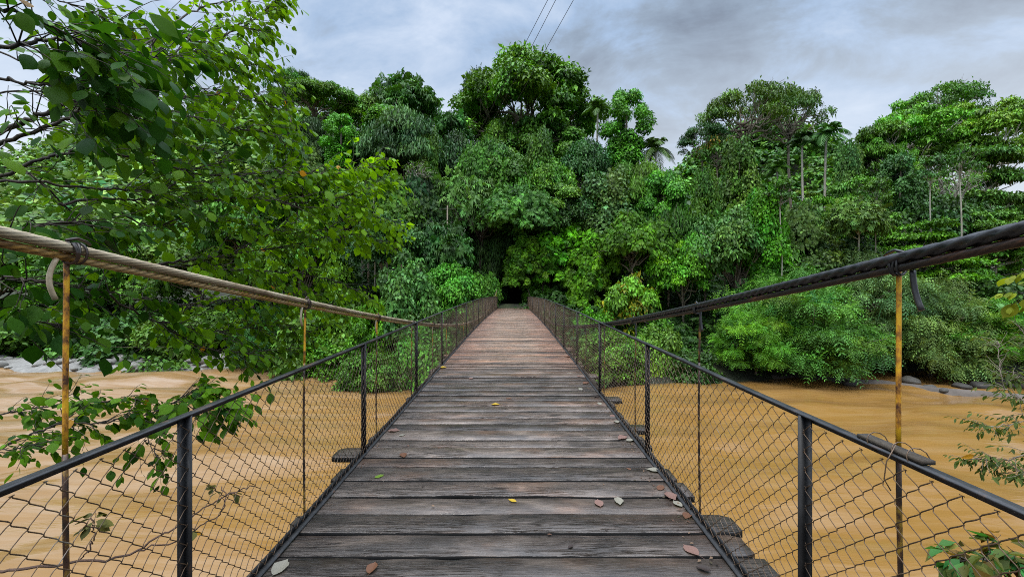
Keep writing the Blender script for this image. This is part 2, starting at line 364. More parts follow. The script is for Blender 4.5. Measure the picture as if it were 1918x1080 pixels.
tag(ob('river_water', mesh_np('river_water', np.stack([X, Y, ZW + wave_h(X, Y)], -1), WF, None, True, (M_WATER,))), kind='structure')

# gravel and sand bars
def bar(name, P, W, h, m, label):
    P = np.array(P, float); s = np.linspace(0, 1, 60); c = np.stack([np.interp(s, np.linspace(0, 1, len(P)), P[:, k]) for k in (0, 1)], -1)
    T = nrm(np.gradient(c, axis=0)); Nn = np.stack([-T[:, 1], T[:, 0]], -1); ww = np.interp(s, np.linspace(0, 1, len(W)), W)
    q = np.linspace(-1, 1, 13); V = c[:, None] + Nn[:, None] * (q[None, :, None] * ww[:, None, None] + .25*RNG.normal(0, .3, (60, 1, 1)))
    zz = ZW - .15 + (h + .15) * (1 - q[None]**2) * np.ones((60, 1)); zz += np.array([[.10*mnoise.noise(Vector((v[0]*1.5, v[1]*1.5, 0))) for v in r] for r in V])
    V3 = np.concatenate([V, zz[..., None]], -1); i, j = np.meshgrid(np.arange(59), np.arange(12), indexing='ij')
    Fq = np.stack([i*13+j, (i+1)*13+j, (i+1)*13+j+1, i*13+j+1], -1).reshape(-1, 4)
    o = ob(name, mesh_np(name, V3, Fq, None, True, (m,))); tag(o, kind='structure'); return o
bar('gravel_bar', [(-75, 37), (-45, 32.6), (-30, 31.6), (-17, 32)], [4, 2.6, 2.2, 1.0], .5, M_STONE, '')
bar('sand_bar', [(17.5, 27.6), (20.5, 27.2), (23.5, 25.6), (27, 22.9), (31, 21.8)], [.5, 1.1, .8, .38, .5], .16, M_SAND, '')

# ---------------------------------------------------------------- the bridge
bridge = ob('suspension_footbridge', None, loc=(0, 0, 0))
tag(bridge, 'narrow suspension footbridge with wet timber deck and black mesh railings over the brown river', 'footbridge')
# deck
def planks():
    ys = [-1.1, -.86, -.64, -.42, -.2, .02, .25, .47, .7, .92, 1.14, 1.35, 1.57, 1.78, 1.97, 2.17-.06, 2.318, 2.533, 2.747, 2.963, 3.2, 3.44, 3.62, 3.85, 4.04, 4.30, 4.5, 4.68, 4.92]
    rr = random.Random(5)
    while ys[-1] < 7.35: ys.append(ys[-1] + rr.uniform(.16, .26))
    while ys[-1] < Y1: ys.append(ys[-1] + rr.uniform(.10, .22))
    V = []; Fq = []; A = []; n = 0
    for k in range(len(ys)-1):
        y0, y1 = ys[k], ys[k+1]; near = y0 < 9
        nxs = 48 if near else 20
        xl = -1.345 + rr.uniform(-.03, .03); xr = 1.36 + rr.uniform(-.04, .06)
        if rr.random() < .12: xr += rr.uniform(.05, .16)
        if rr.random() < .08: xl -= rr.uniform(.05, .15)
        if abs(y0 - 3.62) < .02: xl = -1.56
        if abs(y0 - 2.533) < .02: xr = 1.52
        if abs(y0 - 2.318) < .02: xr = 1.47
        if abs(y0 - 2.11) < .02: xr = 1.50
        if abs(y0 - 4.30) < .02: xr = 1.52
        xs = np.linspace(xl, xr, nxs)
        g = rr.uniform(.006, .012) if rr.random() < .55 else rr.uniform(.014, .028)
        if y0 > 8: g *= .8
        sd_ = rr.uniform(0, 100)
        nf = np.array([mnoise.fractal(Vector((x*2.2, sd_, 0)), 1.0, 2.0, 4) for x in xs]); nb = np.array([mnoise.fractal(Vector((x*2.2, sd_+9, 0)), 1.0, 2.0, 4) for x in xs])
        af = .009; ab = .009
        fy = y0 + g/2 + af*np.abs(nf) ; by = y1 - g/2 - ab*np.abs(nb)
        if abs(y0 - 2.963) < .02:           # the plank with the long ragged split
            fy += .028*np.clip(1 - np.abs(xs + .1) / .75, 0, 1)**.5 * (.55 + .9*np.abs(nf))
            fy += .012*(np.abs(nf))
        if rr.random() < .25 and near:      # a chewed stretch
            c0 = rr.uniform(-1, 1); by -= .014*np.clip(1-np.abs(xs-c0)/.4, 0, 1)*np.abs(nb)*2
        # rounded rotten ends
        e = np.clip((xs - xl) / .05, 0, 1); e2 = np.clip((xr - xs) / .05, 0, 1); en = 1 - np.minimum(e, e2)
        fy = fy + en**2*.03*rr.random(); by = by - en**2*.035*rr.random()
        zt = rr.uniform(-.004, .004); tilt = rr.uniform(-.004, .004)
        sag = np.array([.003*mnoise.noise(Vector((x*1.2, sd_+3, 0))) for x in xs])
        rows = []
        bev = .003
        for (yy, dz) in ((fy, -.045), (fy, -bev), (fy+bev, 0), ((fy+by)/2, .0015*rr.uniform(-1, 1)), (by-bev, 0), (by, -bev*1.5), (by, -.045)):
            rows.append(np.stack([xs, yy, zdeck(yy) + zt + tilt*(yy-y0)/.2 + sag + dz], -1))
        Vp = np.stack(rows, 1).reshape(-1, 3); m_ = 7
        i, j = np.meshgrid(np.arange(nxs-1), np.arange(m_), indexing='ij'); j2 = (j+1) % m_
        f = np.stack([i*m_+j, (i+1)*m_+j, (i+1)*m_+j2, i*m_+j2], -1).reshape(-1, 4) + n
        V.append(Vp); Fq.append(f)
        caps = [np.array([[0, 1, 2, 3], [0, 3, 4, 6], [4, 5, 6, 6]][:2]) + n]
        Fq += [np.array([[0, 1, 2, 3], [0, 3, 4, 6]]) + n, np.array([[3, 2, 1, 0], [6, 4, 3, 0]]) + n + (nxs-1)*m_]
        A.append(np.tile([rr.random(), rr.random(), rr.random()], (len(Vp), 1))); n += len(Vp)
    FF = np.concatenate(Fq); me = mesh_np('deck', np.concatenate(V), [FF], None, False, (M_WOOD, M_SHADEEDGE))
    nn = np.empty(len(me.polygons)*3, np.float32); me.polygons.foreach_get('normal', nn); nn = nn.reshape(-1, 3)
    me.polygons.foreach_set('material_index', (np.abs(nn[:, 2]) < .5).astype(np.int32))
    a = me.attributes.new('plank', 'FLOAT_VECTOR', 'POINT'); a.data.foreach_set('vector', np.concatenate(A).astype(np.float32).ravel())
    return ob('deck', me, bridge)
planks()
# beams under the deck
sm = MB()
for xs_ in (-1.0, 0, 1.0):
    yy = np.arange(Y0, Y1, 1.0); sm.tube(np.stack([np.full_like(yy, xs_), yy, zdeck(yy) - .22], -1), .06, 4)
sm.build('stringer', M_DARKBARK, bridge)
HY = [1.30 + 1.46*k for k in range(-1, 26)]
for y in HY[:25]:
    b_ = MB(); b_.box((0, y, zdeck(y) - .105), (1.42, .05, .055)); b_.build('crossbeam', M_DARKBARK, bridge)
# railings
PY = [1.706 + 2.01*k for k in range(-1, 19)]; PY[0] = -.3; HR = 1.01
def railing(sx):
    yy = np.concatenate([np.arange(-1.0, 10, .15), np.arange(10, 37.8, .4), [37.8]])
    wob = np.array([.006*mnoise.noise(Vector((y*.6, sx*5, 0))) for y in yy])
    zt = zdeck(yy) + HR + wob
    # top rail: an angle section (flat on top, lip on the outer side)
    m_ = MB()
    def strip(x0, x1, z0, z1):
        xa = np.full_like(yy, sx*x0) + wob; xb = np.full_like(yy, sx*x1) + wob
        V = np.stack([np.stack([xa, yy, zt+z0], -1), np.stack([xb, yy, zt+z0], -1), np.stack([xb, yy, zt+z1], -1), np.stack([xa, yy, zt+z1], -1)], 1)
        i, j = np.meshgrid(np.arange(len(yy)-1), np.arange(4), indexing='ij'); j2 = (j+1) % 4
        m_.add(V.reshape(-1, 3), [np.stack([i*4+j, (i+1)*4+j, (i+1)*4+j2, i*4+j2], -1).reshape(-1, 4), np.array([[0, 1, 2, 3]]), np.array([[3, 2, 1, 0]]) + 4*(len(yy)-1)])
    strip(1.280, 1.318, -.006, 0); strip(1.312, 1.318, -.030, -.0062)
    r = m_.build('railing', M_RAIL, bridge)
    # bottom angle on the deck
    m_ = MB(); zt = zdeck(yy) + .045
    strip(1.262, 1.305, -.040, -.034); strip(1.299, 1.305, -.0338, 0)
    m_.build('bottom_rail', M_BLACK, r)
    for k, y in enumerate(PY):
        p = MB(); z0 = float(zdeck(y)) + .012; z1 = float(zdeck(y)) + HR - .0065; c = (z0+z1)/2; h = (z1-z0)/2
        lean = random.uniform(-.004, .004)
        wd = .017
        p.box((sx*1.293 + lean, y + .001, c), (wd, .003, h)); p.box((sx*(1.293+wd-.003) + lean, y - .0175, c), (.003, .0155, h))
        p.build('post', M_BLACK, r)
    # chain-link mesh: vertical zigzag wires hooked round each other
    pitch = .040; dep = .004; segs = []
    zlo, zhi = .02, HR - .012
    nr = int((zhi - zlo) / pitch); ny_ = int((37.7 - (-.9)) / pitch)
    P = []; s_side = sx*1.3
    for cix in range(ny_*1):
        yb = -.9 + cix * pitch * 1.0
        ks = np.arange(nr+1); zz = zlo + ks*pitch; side = ((ks + cix) % 2)
        # rounded elbows: three points per node
        yq = yb + side*pitch
        jit = .0015*np.sin(cix*1.7 + ks*.9) + .005*np.sin(cix*.17 + ks*.3) + .004*np.sin(cix*.041*s_side + ks*.21)
        pts = []
        for q in range(nr+1):
            s_ = 1 if side[q] else -1
            xo = sx*(1.285 + .016*math.sin(yb*1.3)*math.sin(zz[q]*3.0))
            zc_ = zz[q] + jit[q]
            pts += [(xo - dep*.5, yq[q] - s_*.006, zc_ - .0085*(1 if q else 0)), (xo + dep, yq[q] + s_*.001, zc_), (xo + dep*.5, yq[q] - s_*.006, zc_ + .0085*(1 if q < nr else 0))]
        pts = np.array(pts); pts[:, 2] += zdeck(pts[:, 1]); P.append(pts)
    P = np.array(P)                                           # wires, points, 3
    nw, npnt = P.shape[:2]; rad = .0019
    T = nrm(np.gradient(P, axis=1)); A_ = nrm(np.cross(T, np.array((1.0, 0, 0)))); B_ = np.cross(T, A_)
    th = np.linspace(0, 2*np.pi, 4, endpoint=False)[None, None, :, None]
    V = P[:, :, None] + rad*(A_[:, :, None]*np.cos(th) + B_[:, :, None]*np.sin(th))
    wi, pi_, ki = np.meshgrid(np.arange(nw), np.arange(npnt-1), np.arange(4), indexing='ij'); k2 = (ki+1) % 4
    b0 = wi*npnt*4; Fq = np.stack([b0+pi_*4+ki, b0+(pi_+1)*4+ki, b0+(pi_+1)*4+k2, b0+pi_*4+k2], -1).reshape(-1, 4)
    me = mesh_np('wire_mesh', V.reshape(-1, 3), Fq, np.ones((V.size//3, 3)), True, (M_WIRE,))
    ob('wire_mesh', me, r)
    return r
rails = {s: railing(s) for s in (-1, 1)}

# main cables
def zcable(y, s): return CZ + .0045*(y - 18.6)**2 - 1.22 - (.03 if s > 0 else 0)
def laid_cable(name, x, dz, rad, strands, lay, m, s, depth=.2):
    y = np.concatenate([np.arange(-1.2, 9, .016), np.arange(9, 20, .05), np.arange(20, 38.3, .15)])
    P = np.stack([np.full_like(y, x) + .0015*np.sin(y*3), y, zcable(y, s) + dz], -1); T = nrm(np.gradient(P, axis=0))
    A_ = nrm(np.cross(T, np.array((0, 0, 1.0)))); B_ = np.cross(A_, T); k = strands*6
    th = np.linspace(0, 2*np.pi, k, endpoint=False)[None]
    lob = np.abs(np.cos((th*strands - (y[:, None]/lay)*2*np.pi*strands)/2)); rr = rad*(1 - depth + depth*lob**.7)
    V = P[:, None] + rr[..., None]*(A_[:, None]*np.cos(th)[..., None] + B_[:, None]*np.sin(th)[..., None])
    n = len(y); i, j = np.meshgrid(np.arange(n-1), np.arange(k), indexing='ij'); j2 = (j+1) % k
    Fq = np.stack([i*k+j, (i+1)*k+j, (i+1)*k+j2, i*k+j2], -1).reshape(-1, 4)
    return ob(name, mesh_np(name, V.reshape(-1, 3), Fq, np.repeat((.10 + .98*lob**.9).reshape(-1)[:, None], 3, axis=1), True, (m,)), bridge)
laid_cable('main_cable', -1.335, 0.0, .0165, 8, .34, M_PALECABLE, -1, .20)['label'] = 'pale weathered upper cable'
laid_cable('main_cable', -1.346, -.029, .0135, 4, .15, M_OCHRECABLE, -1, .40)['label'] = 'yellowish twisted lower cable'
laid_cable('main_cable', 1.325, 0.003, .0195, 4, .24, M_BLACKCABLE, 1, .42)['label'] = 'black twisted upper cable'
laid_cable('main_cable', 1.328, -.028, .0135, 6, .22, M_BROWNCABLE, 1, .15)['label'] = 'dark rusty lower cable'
# hangers with clamp and loose tail
for s in (-1, 1):
    for k, y in enumerate(HY[:26]):
        y = y + (0.03 if s > 0 else 0)
        xr_ = s*1.352; zc_ = float(zcable(y, s)); zb_ = float(zdeck(y)) - .15; zr = float(zdeck(y)) + HR + .005
        up = MB()
        top = zc_ + .022
        mid = zr if zr < top - .1 else zb_ + (top - zb_)*.6
        m_ = MB(); lean = random.uniform(-.012, .012)
        def rodpts(a, b): 
            zz = np.linspace(a, b, 8); return np.stack([np.full(8, xr_) + .004*np.sin(zz*4+k), y + lean*(zz - zb_), zz], -1)
        m_.tube(rodpts(mid, top), .0072, 8)
        h = m_.build('hanger', M_ROD if s < 0 else M_RODDARK, bridge, True)
        if s > 0 and k <= 1: h.data.materials[0] = M_ROD if k == 1 else M_RODDARK
        m_ = MB(); m_.tube(rodpts(zb_, mid), .0075, 8); m_.build('lower_rod', M_RODDARK, h, True)
        # clamp: wire wrapped round both cables
        m_ = MB(); xc = s*1.335; zc0 = zc_ - .015
        for q in range(4):
            th = np.linspace(0, 2*np.pi, 15); m_.tube(np.stack([xc + .023*np.cos(th), np.full(15, y - .012 + q*.008 + .004*math.sin(q*5)) + .006*np.cos(th+q*2), zc0 + .034*np.sin(th)], -1), .0038, 6, cap=False)
        m_.tube([(xc - s*.01, y - .03, zc_ + .024), (xc, y + .01, zc_ + .034), (xc + s*.012, y + .05, zc_ + .028), (xc + s*.02, y + .07, zc_ + .02)], .005, 6)
        m_.build('cable_clamp', M_BROWNCABLE if s < 0 else M_BLACKCABLE, h, True)
        if k < 6:
            m_ = MB(); t_ = np.linspace(0, 1, 9)
            m_.tube(np.stack([np.full(9, xc + s*.004), y + (.0 if s<0 else .0) - .045 - (.028*t_**2 if s > 0 else .02*np.sin(t_*3)), zc0 - .02 - .125*t_], -1), .0080 if s > 0 else .0068, 8)
            m_.build('cable_tail', M_BLACKCABLE if s > 0 else M_PALECABLE, h, True)
# far saddles: stained concrete posts carrying the cables
for s in (-1, 1):
    m_ = MB(); y = 38.25; m_.box((s*1.47, y, .75), (.13, .18, 1.5)); m_.box((s*1.47, y, 2.33), (.17, .22, .07)); m_.build('tower_post', M_CONC, bridge)
    m_ = MB(); y = -1.9; m_.box((s*1.47, y, 1.0), (.16, .2, 1.6)); m_.build('tower_post', M_CONC, bridge)
# wooden splint wired to the right rail, beside the nearest right hanger
m_ = MB(); zz = float(zdeck(1.3)) + HR + .012
m_.box((1.318, 1.33, zz - .002), (.021, .115, .006))
sp_ = m_.build('rail_splint', M_DARKBARK, rails[1])
m_ = MB()
for y in (1.25, 1.30, 1.39):
    m_ = MB(); th = np.linspace(0, 2*np.pi, 12); m_.tube(np.stack([1.322 + .036*np.cos(th), y + .01*np.sin(th), zz - .005 + .03*np.sin(th)], -1), .0018, 5, cap=False); m_.build('tie_wire', M_WIRE, sp_)
m_ = MB(); m_.tube([(1.30, 1.30, zz + .02), (1.26, 1.29, zz - .03), (1.262, 1.30, zz - .09), (1.27, 1.285, zz - .12)], .0018, 5)
m_.build('tie_wire', M_WIRE, sp_)

# ---------------------------------------------------------------- foliage machinery
def tpl_leaf(wd=.30, fold=.10, droop=.12, seg=1):
    if seg == 1:                            # folded rhombus, mid-distance leaf
        V = np.array([(0, 0, 0), (-wd, .42, fold), (0, 1, -droop), (wd, .42, fold)]); Ft = np.array([(0, 2, 1), (0, 3, 2)])
        return V, Ft
def tpl_round():                            # broad obovate leaf with a midrib fold and rim, for close view
    prof = [(0, 0), (.10, .08), (.24, .22), (.33, .42), (.33, .60), (.23, .80), (.08, .95), (0, 1.06)]
    V = []; nrow = len(prof)
    for (hw, y) in prof:
        z = -.16*y*y
        V += [(-hw, y, z + .30*hw*.45 - .10*hw*hw*3), (-hw*.5, y, z + .30*hw*.3), (0, y, z), (hw*.5, y, z + .30*hw*.3), (hw, y, z + .30*hw*.45 - .10*hw*hw*3)]
    V = np.array(V); Fq = np.array([(r*5+c, r*5+c+1, (r+1)*5+c+1, (r+1)*5+c) for r in range(nrow-1) for c in range(4)])
    # petiole
    pv = np.array([(-.008, -.28, .03), (.008, -.28, .03), (.006, .02, 0), (-.006, .02, 0)])
    Fq = np.concatenate([Fq, [[len(V), len(V)+1, len(V)+2, len(V)+3]]]); V = np.concatenate([V, pv])
    return V, Fq
def tpl_pinnate(npair=6, lw=.09, ll=.30, droop=.35):
    V = []; Ft = []
    for k in range(npair):
        y = .15 + .8*k/(npair-1); z = -droop*y*y; l_ = ll*(1 - .5*abs(k/(npair-1) - .4))
        for s in (-1, 1):
            b0 = len(V); V += [(0, y, z), (s*l_*.5, y + l_*.22 + lw, z - .02), (s*l_, y + l_*.45, z - .10), (s*l_*.5, y + l_*.22 - lw*.6, z - .02)]
            Ft += [(b0, b0+1, b0+2), (b0, b0+2, b0+3)]
    return np.array(V), np.array(Ft)
def tpl_palmate(n=9, wd=.10, droop=.35):
    V = []; Ft = []
    for k in range(n):
        a = 2*math.pi*k/n + .2; c, s = math.cos(a), math.sin(a); l_ = .5*(.8 + .35*((k*7) % 5)/5)
        b0 = len(V); m1 = l_*.6
        V += [(c*.04, .5 + s*.04, 0), (c*m1 - s*wd, .5 + s*m1 + c*wd, .02), (c*l_, .5 + s*l_, -droop*l_), (c*m1 + s*wd, .5 + s*m1 - c*wd, .02)]
        Ft += [(b0, b0+1, b0+2), (b0, b0+2, b0+3)]
    return np.array(V), np.array(Ft)
def tpl_whorl(n=5, wd=.16):
    V = []; Ft = []
    for k in range(n):
        a = -1.1 + 2.2*k/(n-1); c, s = math.sin(a), math.cos(a); l_ = .9 - .25*abs(a); b0 = len(V)
        z = .12*((k*3) % 4) / 3 - .05
        V += [(0, 0, 0), (c*l_*.5 - s*wd, s*l_*.5 + c*wd, .05 + z*.5), (c*l_, s*l_, -.14 + z), (c*l_*.5 + s*wd, s*l_*.5 - c*wd, .05 + z*.5)]
        Ft += [(b0, b0+1, b0+2), (b0, b0+2, b0+3)]
    return np.array(V), np.array(Ft)
T_LEAF = tpl_leaf(); T_WIDE = tpl_leaf(.42, .08, .1); T_LONG = tpl_leaf(.13, .05, .3); T_PIN = tpl_pinnate(); T_PALM5 = tpl_palmate(); T_WH = tpl_whorl(); T_RND = tpl_round()
T_FINE = tpl_pinnate(5, .05, .22, .45); T_FEA = tpl_pinnate(4, .085, .36, .30)

def scatter(tpl, P, D, Nn, S, C):           # place one template copy per point, facing D with upper side Nn
    TV, TF = tpl; D = nrm(D); X_ = nrm(np.cross(D, Nn)); Nn = np.cross(X_, D)
    V = P[:, None] + S[:, None, None]*(TV[None, :, 0:1]*X_[:, None] + TV[None, :, 1:2]*D[:, None] + TV[None, :, 2:3]*Nn[:, None])
    n, k = len(P), len(TV); Fq = (TF[None] + (np.arange(n)*k)[:, None, None]).reshape(-1, TF.shape[1])
    return V.reshape(-1, 3), Fq, np.repeat(C, k, axis=0)

def leaf_tints(g, n, clump_id=None, nc=1, var=.26, yel=.20):
    cb_ = np.exp(g.normal(0, var, nc)); cy = g.normal(0, yel, nc)
    lb = np.exp(g.normal(0, .30, n)); ly = g.normal(0, .16, n)
    if clump_id is not None: lb = lb*cb_[clump_id]; ly = ly + cy[clump_id]
    C = np.stack([lb*(1 + .55*ly), lb*(1 + .12*ly), lb*(1 - .35*ly)], -1)
    return np.clip(C, .15, 3.0)

def crown_proto(seed, Rr, H, nclump, nleaf, tpl, lsize, cr=.34, flat=.65, shape='dome', droop=.5, up=.55, limbs=True, trunkr=.16, trunkL=3.0, accent=None, bark=None, uneven=.25):
    g = np.random.default_rng(seed)
    # clump centres
    cs = []
    lob = [g.uniform(0, 6.28) for _ in range(3)]
    for k in range(nclump):
        a = g.uniform(0, 2*np.pi)
        lump = 1 + uneven*(math.sin(a*2 + lob[0])*.6 + math.sin(a*3 + lob[1])*.4)
        if shape == 'dome':
            u = g.uniform(-.25, 1); f = g.uniform(.45, 1)**.6; rxy = math.sqrt(max(0, 1-u*u)) if u > 0 else 1
            cs.append((Rr*.80*rxy*f*lump*math.cos(a), Rr*.80*rxy*f*lump*math.sin(a), H*(.42 + .46*u*f)))
        elif shape == 'umbrella':
            rr_ = math.sqrt(g.uniform(0, 1)); cs.append((Rr*.86*rr_*lump*math.cos(a), Rr*.86*rr_*lump*math.sin(a), H*(.88 - .40*rr_**2 - .32*(g.random() < .35)*g.random()) + g.normal(0, .03)*H))
        elif shape == 'column':
            t_ = g.uniform(0, 1); wd_ = (math.sin(math.pi*min(1, .12 + t_*.86))**.5)*(1.0 + .3*math.sin(t_*9 + lob[0])); cs.append((Rr*.6*wd_*math.cos(a), Rr*.6*wd_*math.sin(a), H*(.04 + .90*(1-t_))))
        elif shape == 'layers':
            lv = g.integers(0, 5)/4; rr_ = math.sqrt(g.uniform(.05, 1))*(1 - .55*lv); cs.append((Rr*.85*rr_*lump*math.cos(a), Rr*.85*rr_*lump*math.sin(a), H*(.15 + .74*lv) - .12*H*rr_**2 + g.normal(0, .02)*H))
        elif shape == 'mound':
            u = g.uniform(0, 1); f = g.uniform(.6, 1); rxy = math.sqrt(1-u*u); cs.append((Rr*.85*rxy*f*lump*math.cos(a), Rr*.85*rxy*f*lump*math.sin(a), H*.85*u*f + .05*H))
    cs = np.array(cs); rad = cr*Rr*np.exp(g.normal(0, .25, len(cs)))
    cid = g.choice(len(cs), nleaf, p=rad**2/np.sum(rad**2))
    z = g.uniform(-.55, 1, nleaf); a = g.uniform(0, 2*np.pi, nleaf); q = np.sqrt(1-z*z)
    v = np.stack([q*np.cos(a), q*np.sin(a), z], -1)
    f = g.uniform(.35, 1, nleaf)**.5*(1 + .12*g.normal(size=nleaf)); off = v*f[:, None]*rad[cid][:, None]; off[:, 2] *= flat
    if shape == 'column': off[:, 2] *= 1.5
    off[:, 2] -= droop*.25*rad[cid]*q*q*np.clip(f, 0, 1)
    P = cs[cid] + off
    Nn = nrm(v + np.array((0, 0, up*2)) + g.normal(0, .35, (nleaf, 3)))
    D = np.stack([v[:, 0], v[:, 1], np.zeros(nleaf)], -1)*.8 + g.normal(0, .55, (nleaf, 3)) - np.array((0, 0, droop)); 
    S = lsize*np.exp(g.normal(0, .25, nleaf)); C = leaf_tints(g, nleaf, cid, len(cs))
    if accent is not None:
        amask = (g.random(len(cs)) < accent[1])[cid] & (v[:, 2] > -.1) & (g.random(nleaf) < .75); C[amask] *= np.array(accent[0])
    V, Fq, CC = scatter(tpl, P, D, Nn, S, C)
    crown = mesh_np('crown', V, Fq, CC, False, (M_LEAF,))
    # trunk and limbs
    m_ = MB(); base = np.array((0, 0, 0.)); topz = H*.55 if shape != 'column' else H*.9
    tz = np.linspace(-trunkL*H, topz, 14); ph = g.uniform(0, 6)
    tp = np.stack([.06*Rr*np.sin(tz*.9/H*2 + ph), .06*Rr*np.cos(tz*.7/H*2 + ph), tz], -1); tp -= tp[9]*np.array((1, 1, 0))
    tr = trunkr*np.interp(tz, [-trunkL*H, 0, topz], [1.25, .85, .35]); m_.tube(tp, tr, 8)
    if limbs:
        for k in range(min(len(cs), 26)):
            c = cs[k]; sz = g.uniform(.02, .45)*H if shape != 'layers' else max(.0, c[2] - .15*H)
            s0 = np.array((0, 0, min(sz, topz*.9))); m1 = s0*.45 + c*.55 + np.array((0, 0, -.05*H)) + g.normal(0, .05*Rr, 3); t_ = np.linspace(0, 1, 7)[:, None]
            pts = (1-t_)**2*s0 + 2*t_*(1-t_)*m1 + t_**2*c; pts[1:-1] += g.normal(0, .025*Rr, (5, 3))
            m_.tube(pts, np.linspace(trunkr*.42, trunkr*.08, 7), 5)
            for w_ in range(3):
                e = c + g.normal(0, .75, 3)*rad[k]*np.array((1, 1, .5)); b_ = pts[4]; m_.tube([b_, (b_+e)/2 + g.normal(0, .04*Rr, 3), e], [trunkr*.16, trunkr*.10, trunkr*.04], 4)
    trunk = m_.mesh('trunk', bark or M_BARK, True)
    return dict(crown=crown, trunk=trunk, R=Rr, H=H)

def palm_proto(seed, Rr=3.0, nf=16, bark=None):
    g = np.random.default_rng(seed); V = []; Ft = []; C = []
    for k in range(nf):
        a = 2*np.pi*k/nf + g.normal(0, .15); el = g.uniform(-.2, 1.25); Lf = Rr*g.uniform(.85, 1.1); n = 22
        t_ = np.linspace(0, 1, n); hx = Lf*t_*math.cos(el)*(1 - .15*t_); hz_ = Lf*t_*math.sin(el) - Lf*.62*t_**2.2
        c, s = math.cos(a), math.sin(a); spine = np.stack([hx*c, hx*s, hz_], -1); T = nrm(np.gradient(spine, axis=0)); sd_ = np.array((-s, c, 0.)); b0 = g.uniform(.75, 1.25)
        for q in range(1, n):
            ll = Rr*.30*math.sin(math.pi*min(1, .12 + t_[q]*.86))**.6
            for s2 in (-1, 1):
                d_ = nrm(s2*sd_*.85 + T[q]*.55 - np.array((0, 0, .35 + .3*g.random()))); p = spine[q]; n0 = len(V); wv = T[q]*Rr*.018
                V += [p - wv, p + wv, p + d_*ll*.6 + wv, p + d_*ll + np.array((0, 0, -.12*ll)), p + d_*ll*.6 - wv]; Ft += [(n0, n0+1, n0+2), (n0, n0+2, n0+3), (n0, n0+3, n0+4)]
                C += [(b0, b0, b0)]*5
        for q in range(n-1):
            n0 = len(V); wv = sd_*Rr*.010; V += [spine[q]-wv, spine[q]+wv, spine[q+1]+wv, spine[q+1]-wv]; Ft += [(n0, n0+1, n0+2), (n0, n0+2, n0+3)]; C += [(1.5, 1.2, .8)]*4
    crown = mesh_np('crown', np.array(V), np.array(Ft), np.array(C), False, (M_LEAF,))
    m_ = MB(); tz = np.linspace(-Rr*9, .02, 12); m_.tube(np.stack([.12*np.sin(tz*.3), .1*np.cos(tz*.25)-.1, tz], -1), np.linspace(.18, .11, 12), 8)
    m_.tube([(0, 0, -.05), (0, 0, -.5*Rr*.4)], [.13, .17], 8, (.6, .9, .4))
    return dict(crown=crown, trunk=m_.mesh('trunk', bark or M_PALE, True), R=Rr, H=Rr)

PR = {}
PR['dome'] = crown_proto(11, 4.0, 5.0, 64, 24000, T_LEAF, .24, .22, .65, 'dome', .6)
PR['dome2'] = crown_proto(12, 4.0, 5.6, 80, 24000, T_WIDE, .21, .19, .6, 'dome', .8, accent=((1.5, 1.25, .6), .2))
PR['dome3'] = crown_proto(13, 4.0, 4.6, 46, 12000, T_WH, .30, .28, .7, 'dome', .9)
PR['dark'] = crown_proto(14, 4.0, 6.0, 60, 24000, T_LONG, .36, .23, .7, 'dome', 1.3)
PR['giant'] = crown_proto(15, 7.0, 9.0, 84, 34000, T_LEAF, .28, .140, .55, 'dome', .4, trunkr=.34, uneven=.2, trunkL=2.0)
PR['umbrella'] = crown_proto(16, 6.0, 4.0, 54, 9000, T_LEAF, .22, .14, .28, 'umbrella', .15, .9, trunkr=.2)
PR['umbrella2'] = crown_proto(17, 6.0, 4.4, 76, 26000, T_LEAF, .22, .15, .30, 'umbrella', .25, .9, trunkr=.2)
PR['sparse'] = crown_proto(18, 4.0, 5.0, 26, 1000, T_PALM5, .85, .22, .5, 'umbrella', .2, .8, trunkr=.12)
PR['layers'] = crown_proto(19, 4.5, 6.0, 64, 22000, T_LEAF, .22, .17, .26, 'layers', .2, .9, trunkr=.14, bark=M_PALE)
PR['layers2'] = crown_proto(20, 4.0, 5.0, 56, 22000, T_LEAF, .22, .20, .28, 'layers', .35, .9, trunkr=.12, bark=M_PALE)
PR['column'] = crown_proto(21, 2.0, 7.5, 70, 24000, T_LEAF, .19, .27, .8, 'column', .9, .3, limbs=False, trunkr=.16)
PR['vine'] = crown_proto(22, 2.4, 7.0, 80, 20000, T_WIDE, .20, .24, 1.1, 'column', 1.3, .15, limbs=False)
PR['bush'] = crown_proto(23, 2.4, 2.8, 60, 18000, T_LEAF, .16, .20, .7, 'mound', .5, trunkr=.06, trunkL=.8)
PR['bush2'] = crown_proto(24, 2.4, 2.6, 46, 15000, T_WIDE, .16, .22, .7, 'mound', .8, trunkr=.06, trunkL=.8)
PR['feather'] = crown_proto(25, 4.5, 4.6, 120, 17000, T_FEA, .34, .15, .30, 'mound', .22, 1.3, trunkr=.12, trunkL=.5, accent=((1.35, 1.15, .8), .12))
PR['feather2'] = crown_proto(26, 4.5, 4.2, 100, 15000, T_FEA, .36, .16, .30, 'mound', .3, 1.2, trunkr=.12, trunkL=.5)
PR['vinebush'] = crown_proto(27, 3.2, 4.0, 70, 15000, T_WH, .25, .17, .8, 'mound', .85, .5, trunkr=.08, trunkL=.7, accent=((1.2, 1.25, .7), .25))
PR['orange'] = crown_proto(28, 2.4, 2.8, 40, 10000, T_LEAF, .20, .25, .7, 'mound', .5, trunkr=.06, trunkL=.8, accent=((3.0, 1.05, .6), .5))
PR['flower'] = crown_proto(29, 3.0, 3.2, 26, 1500, T_LEAF, .34, .20, .5, 'umbrella', .2, .8, trunkr=.10, accent=((3.0, .8, .9), .3))
PR['bigleaf'] = crown_proto(30, 3.4, 4.2, 44, 3400, T_PALM5, .70, .26, .7, 'dome', .7, .6, trunkr=.12, bark=M_PALE)
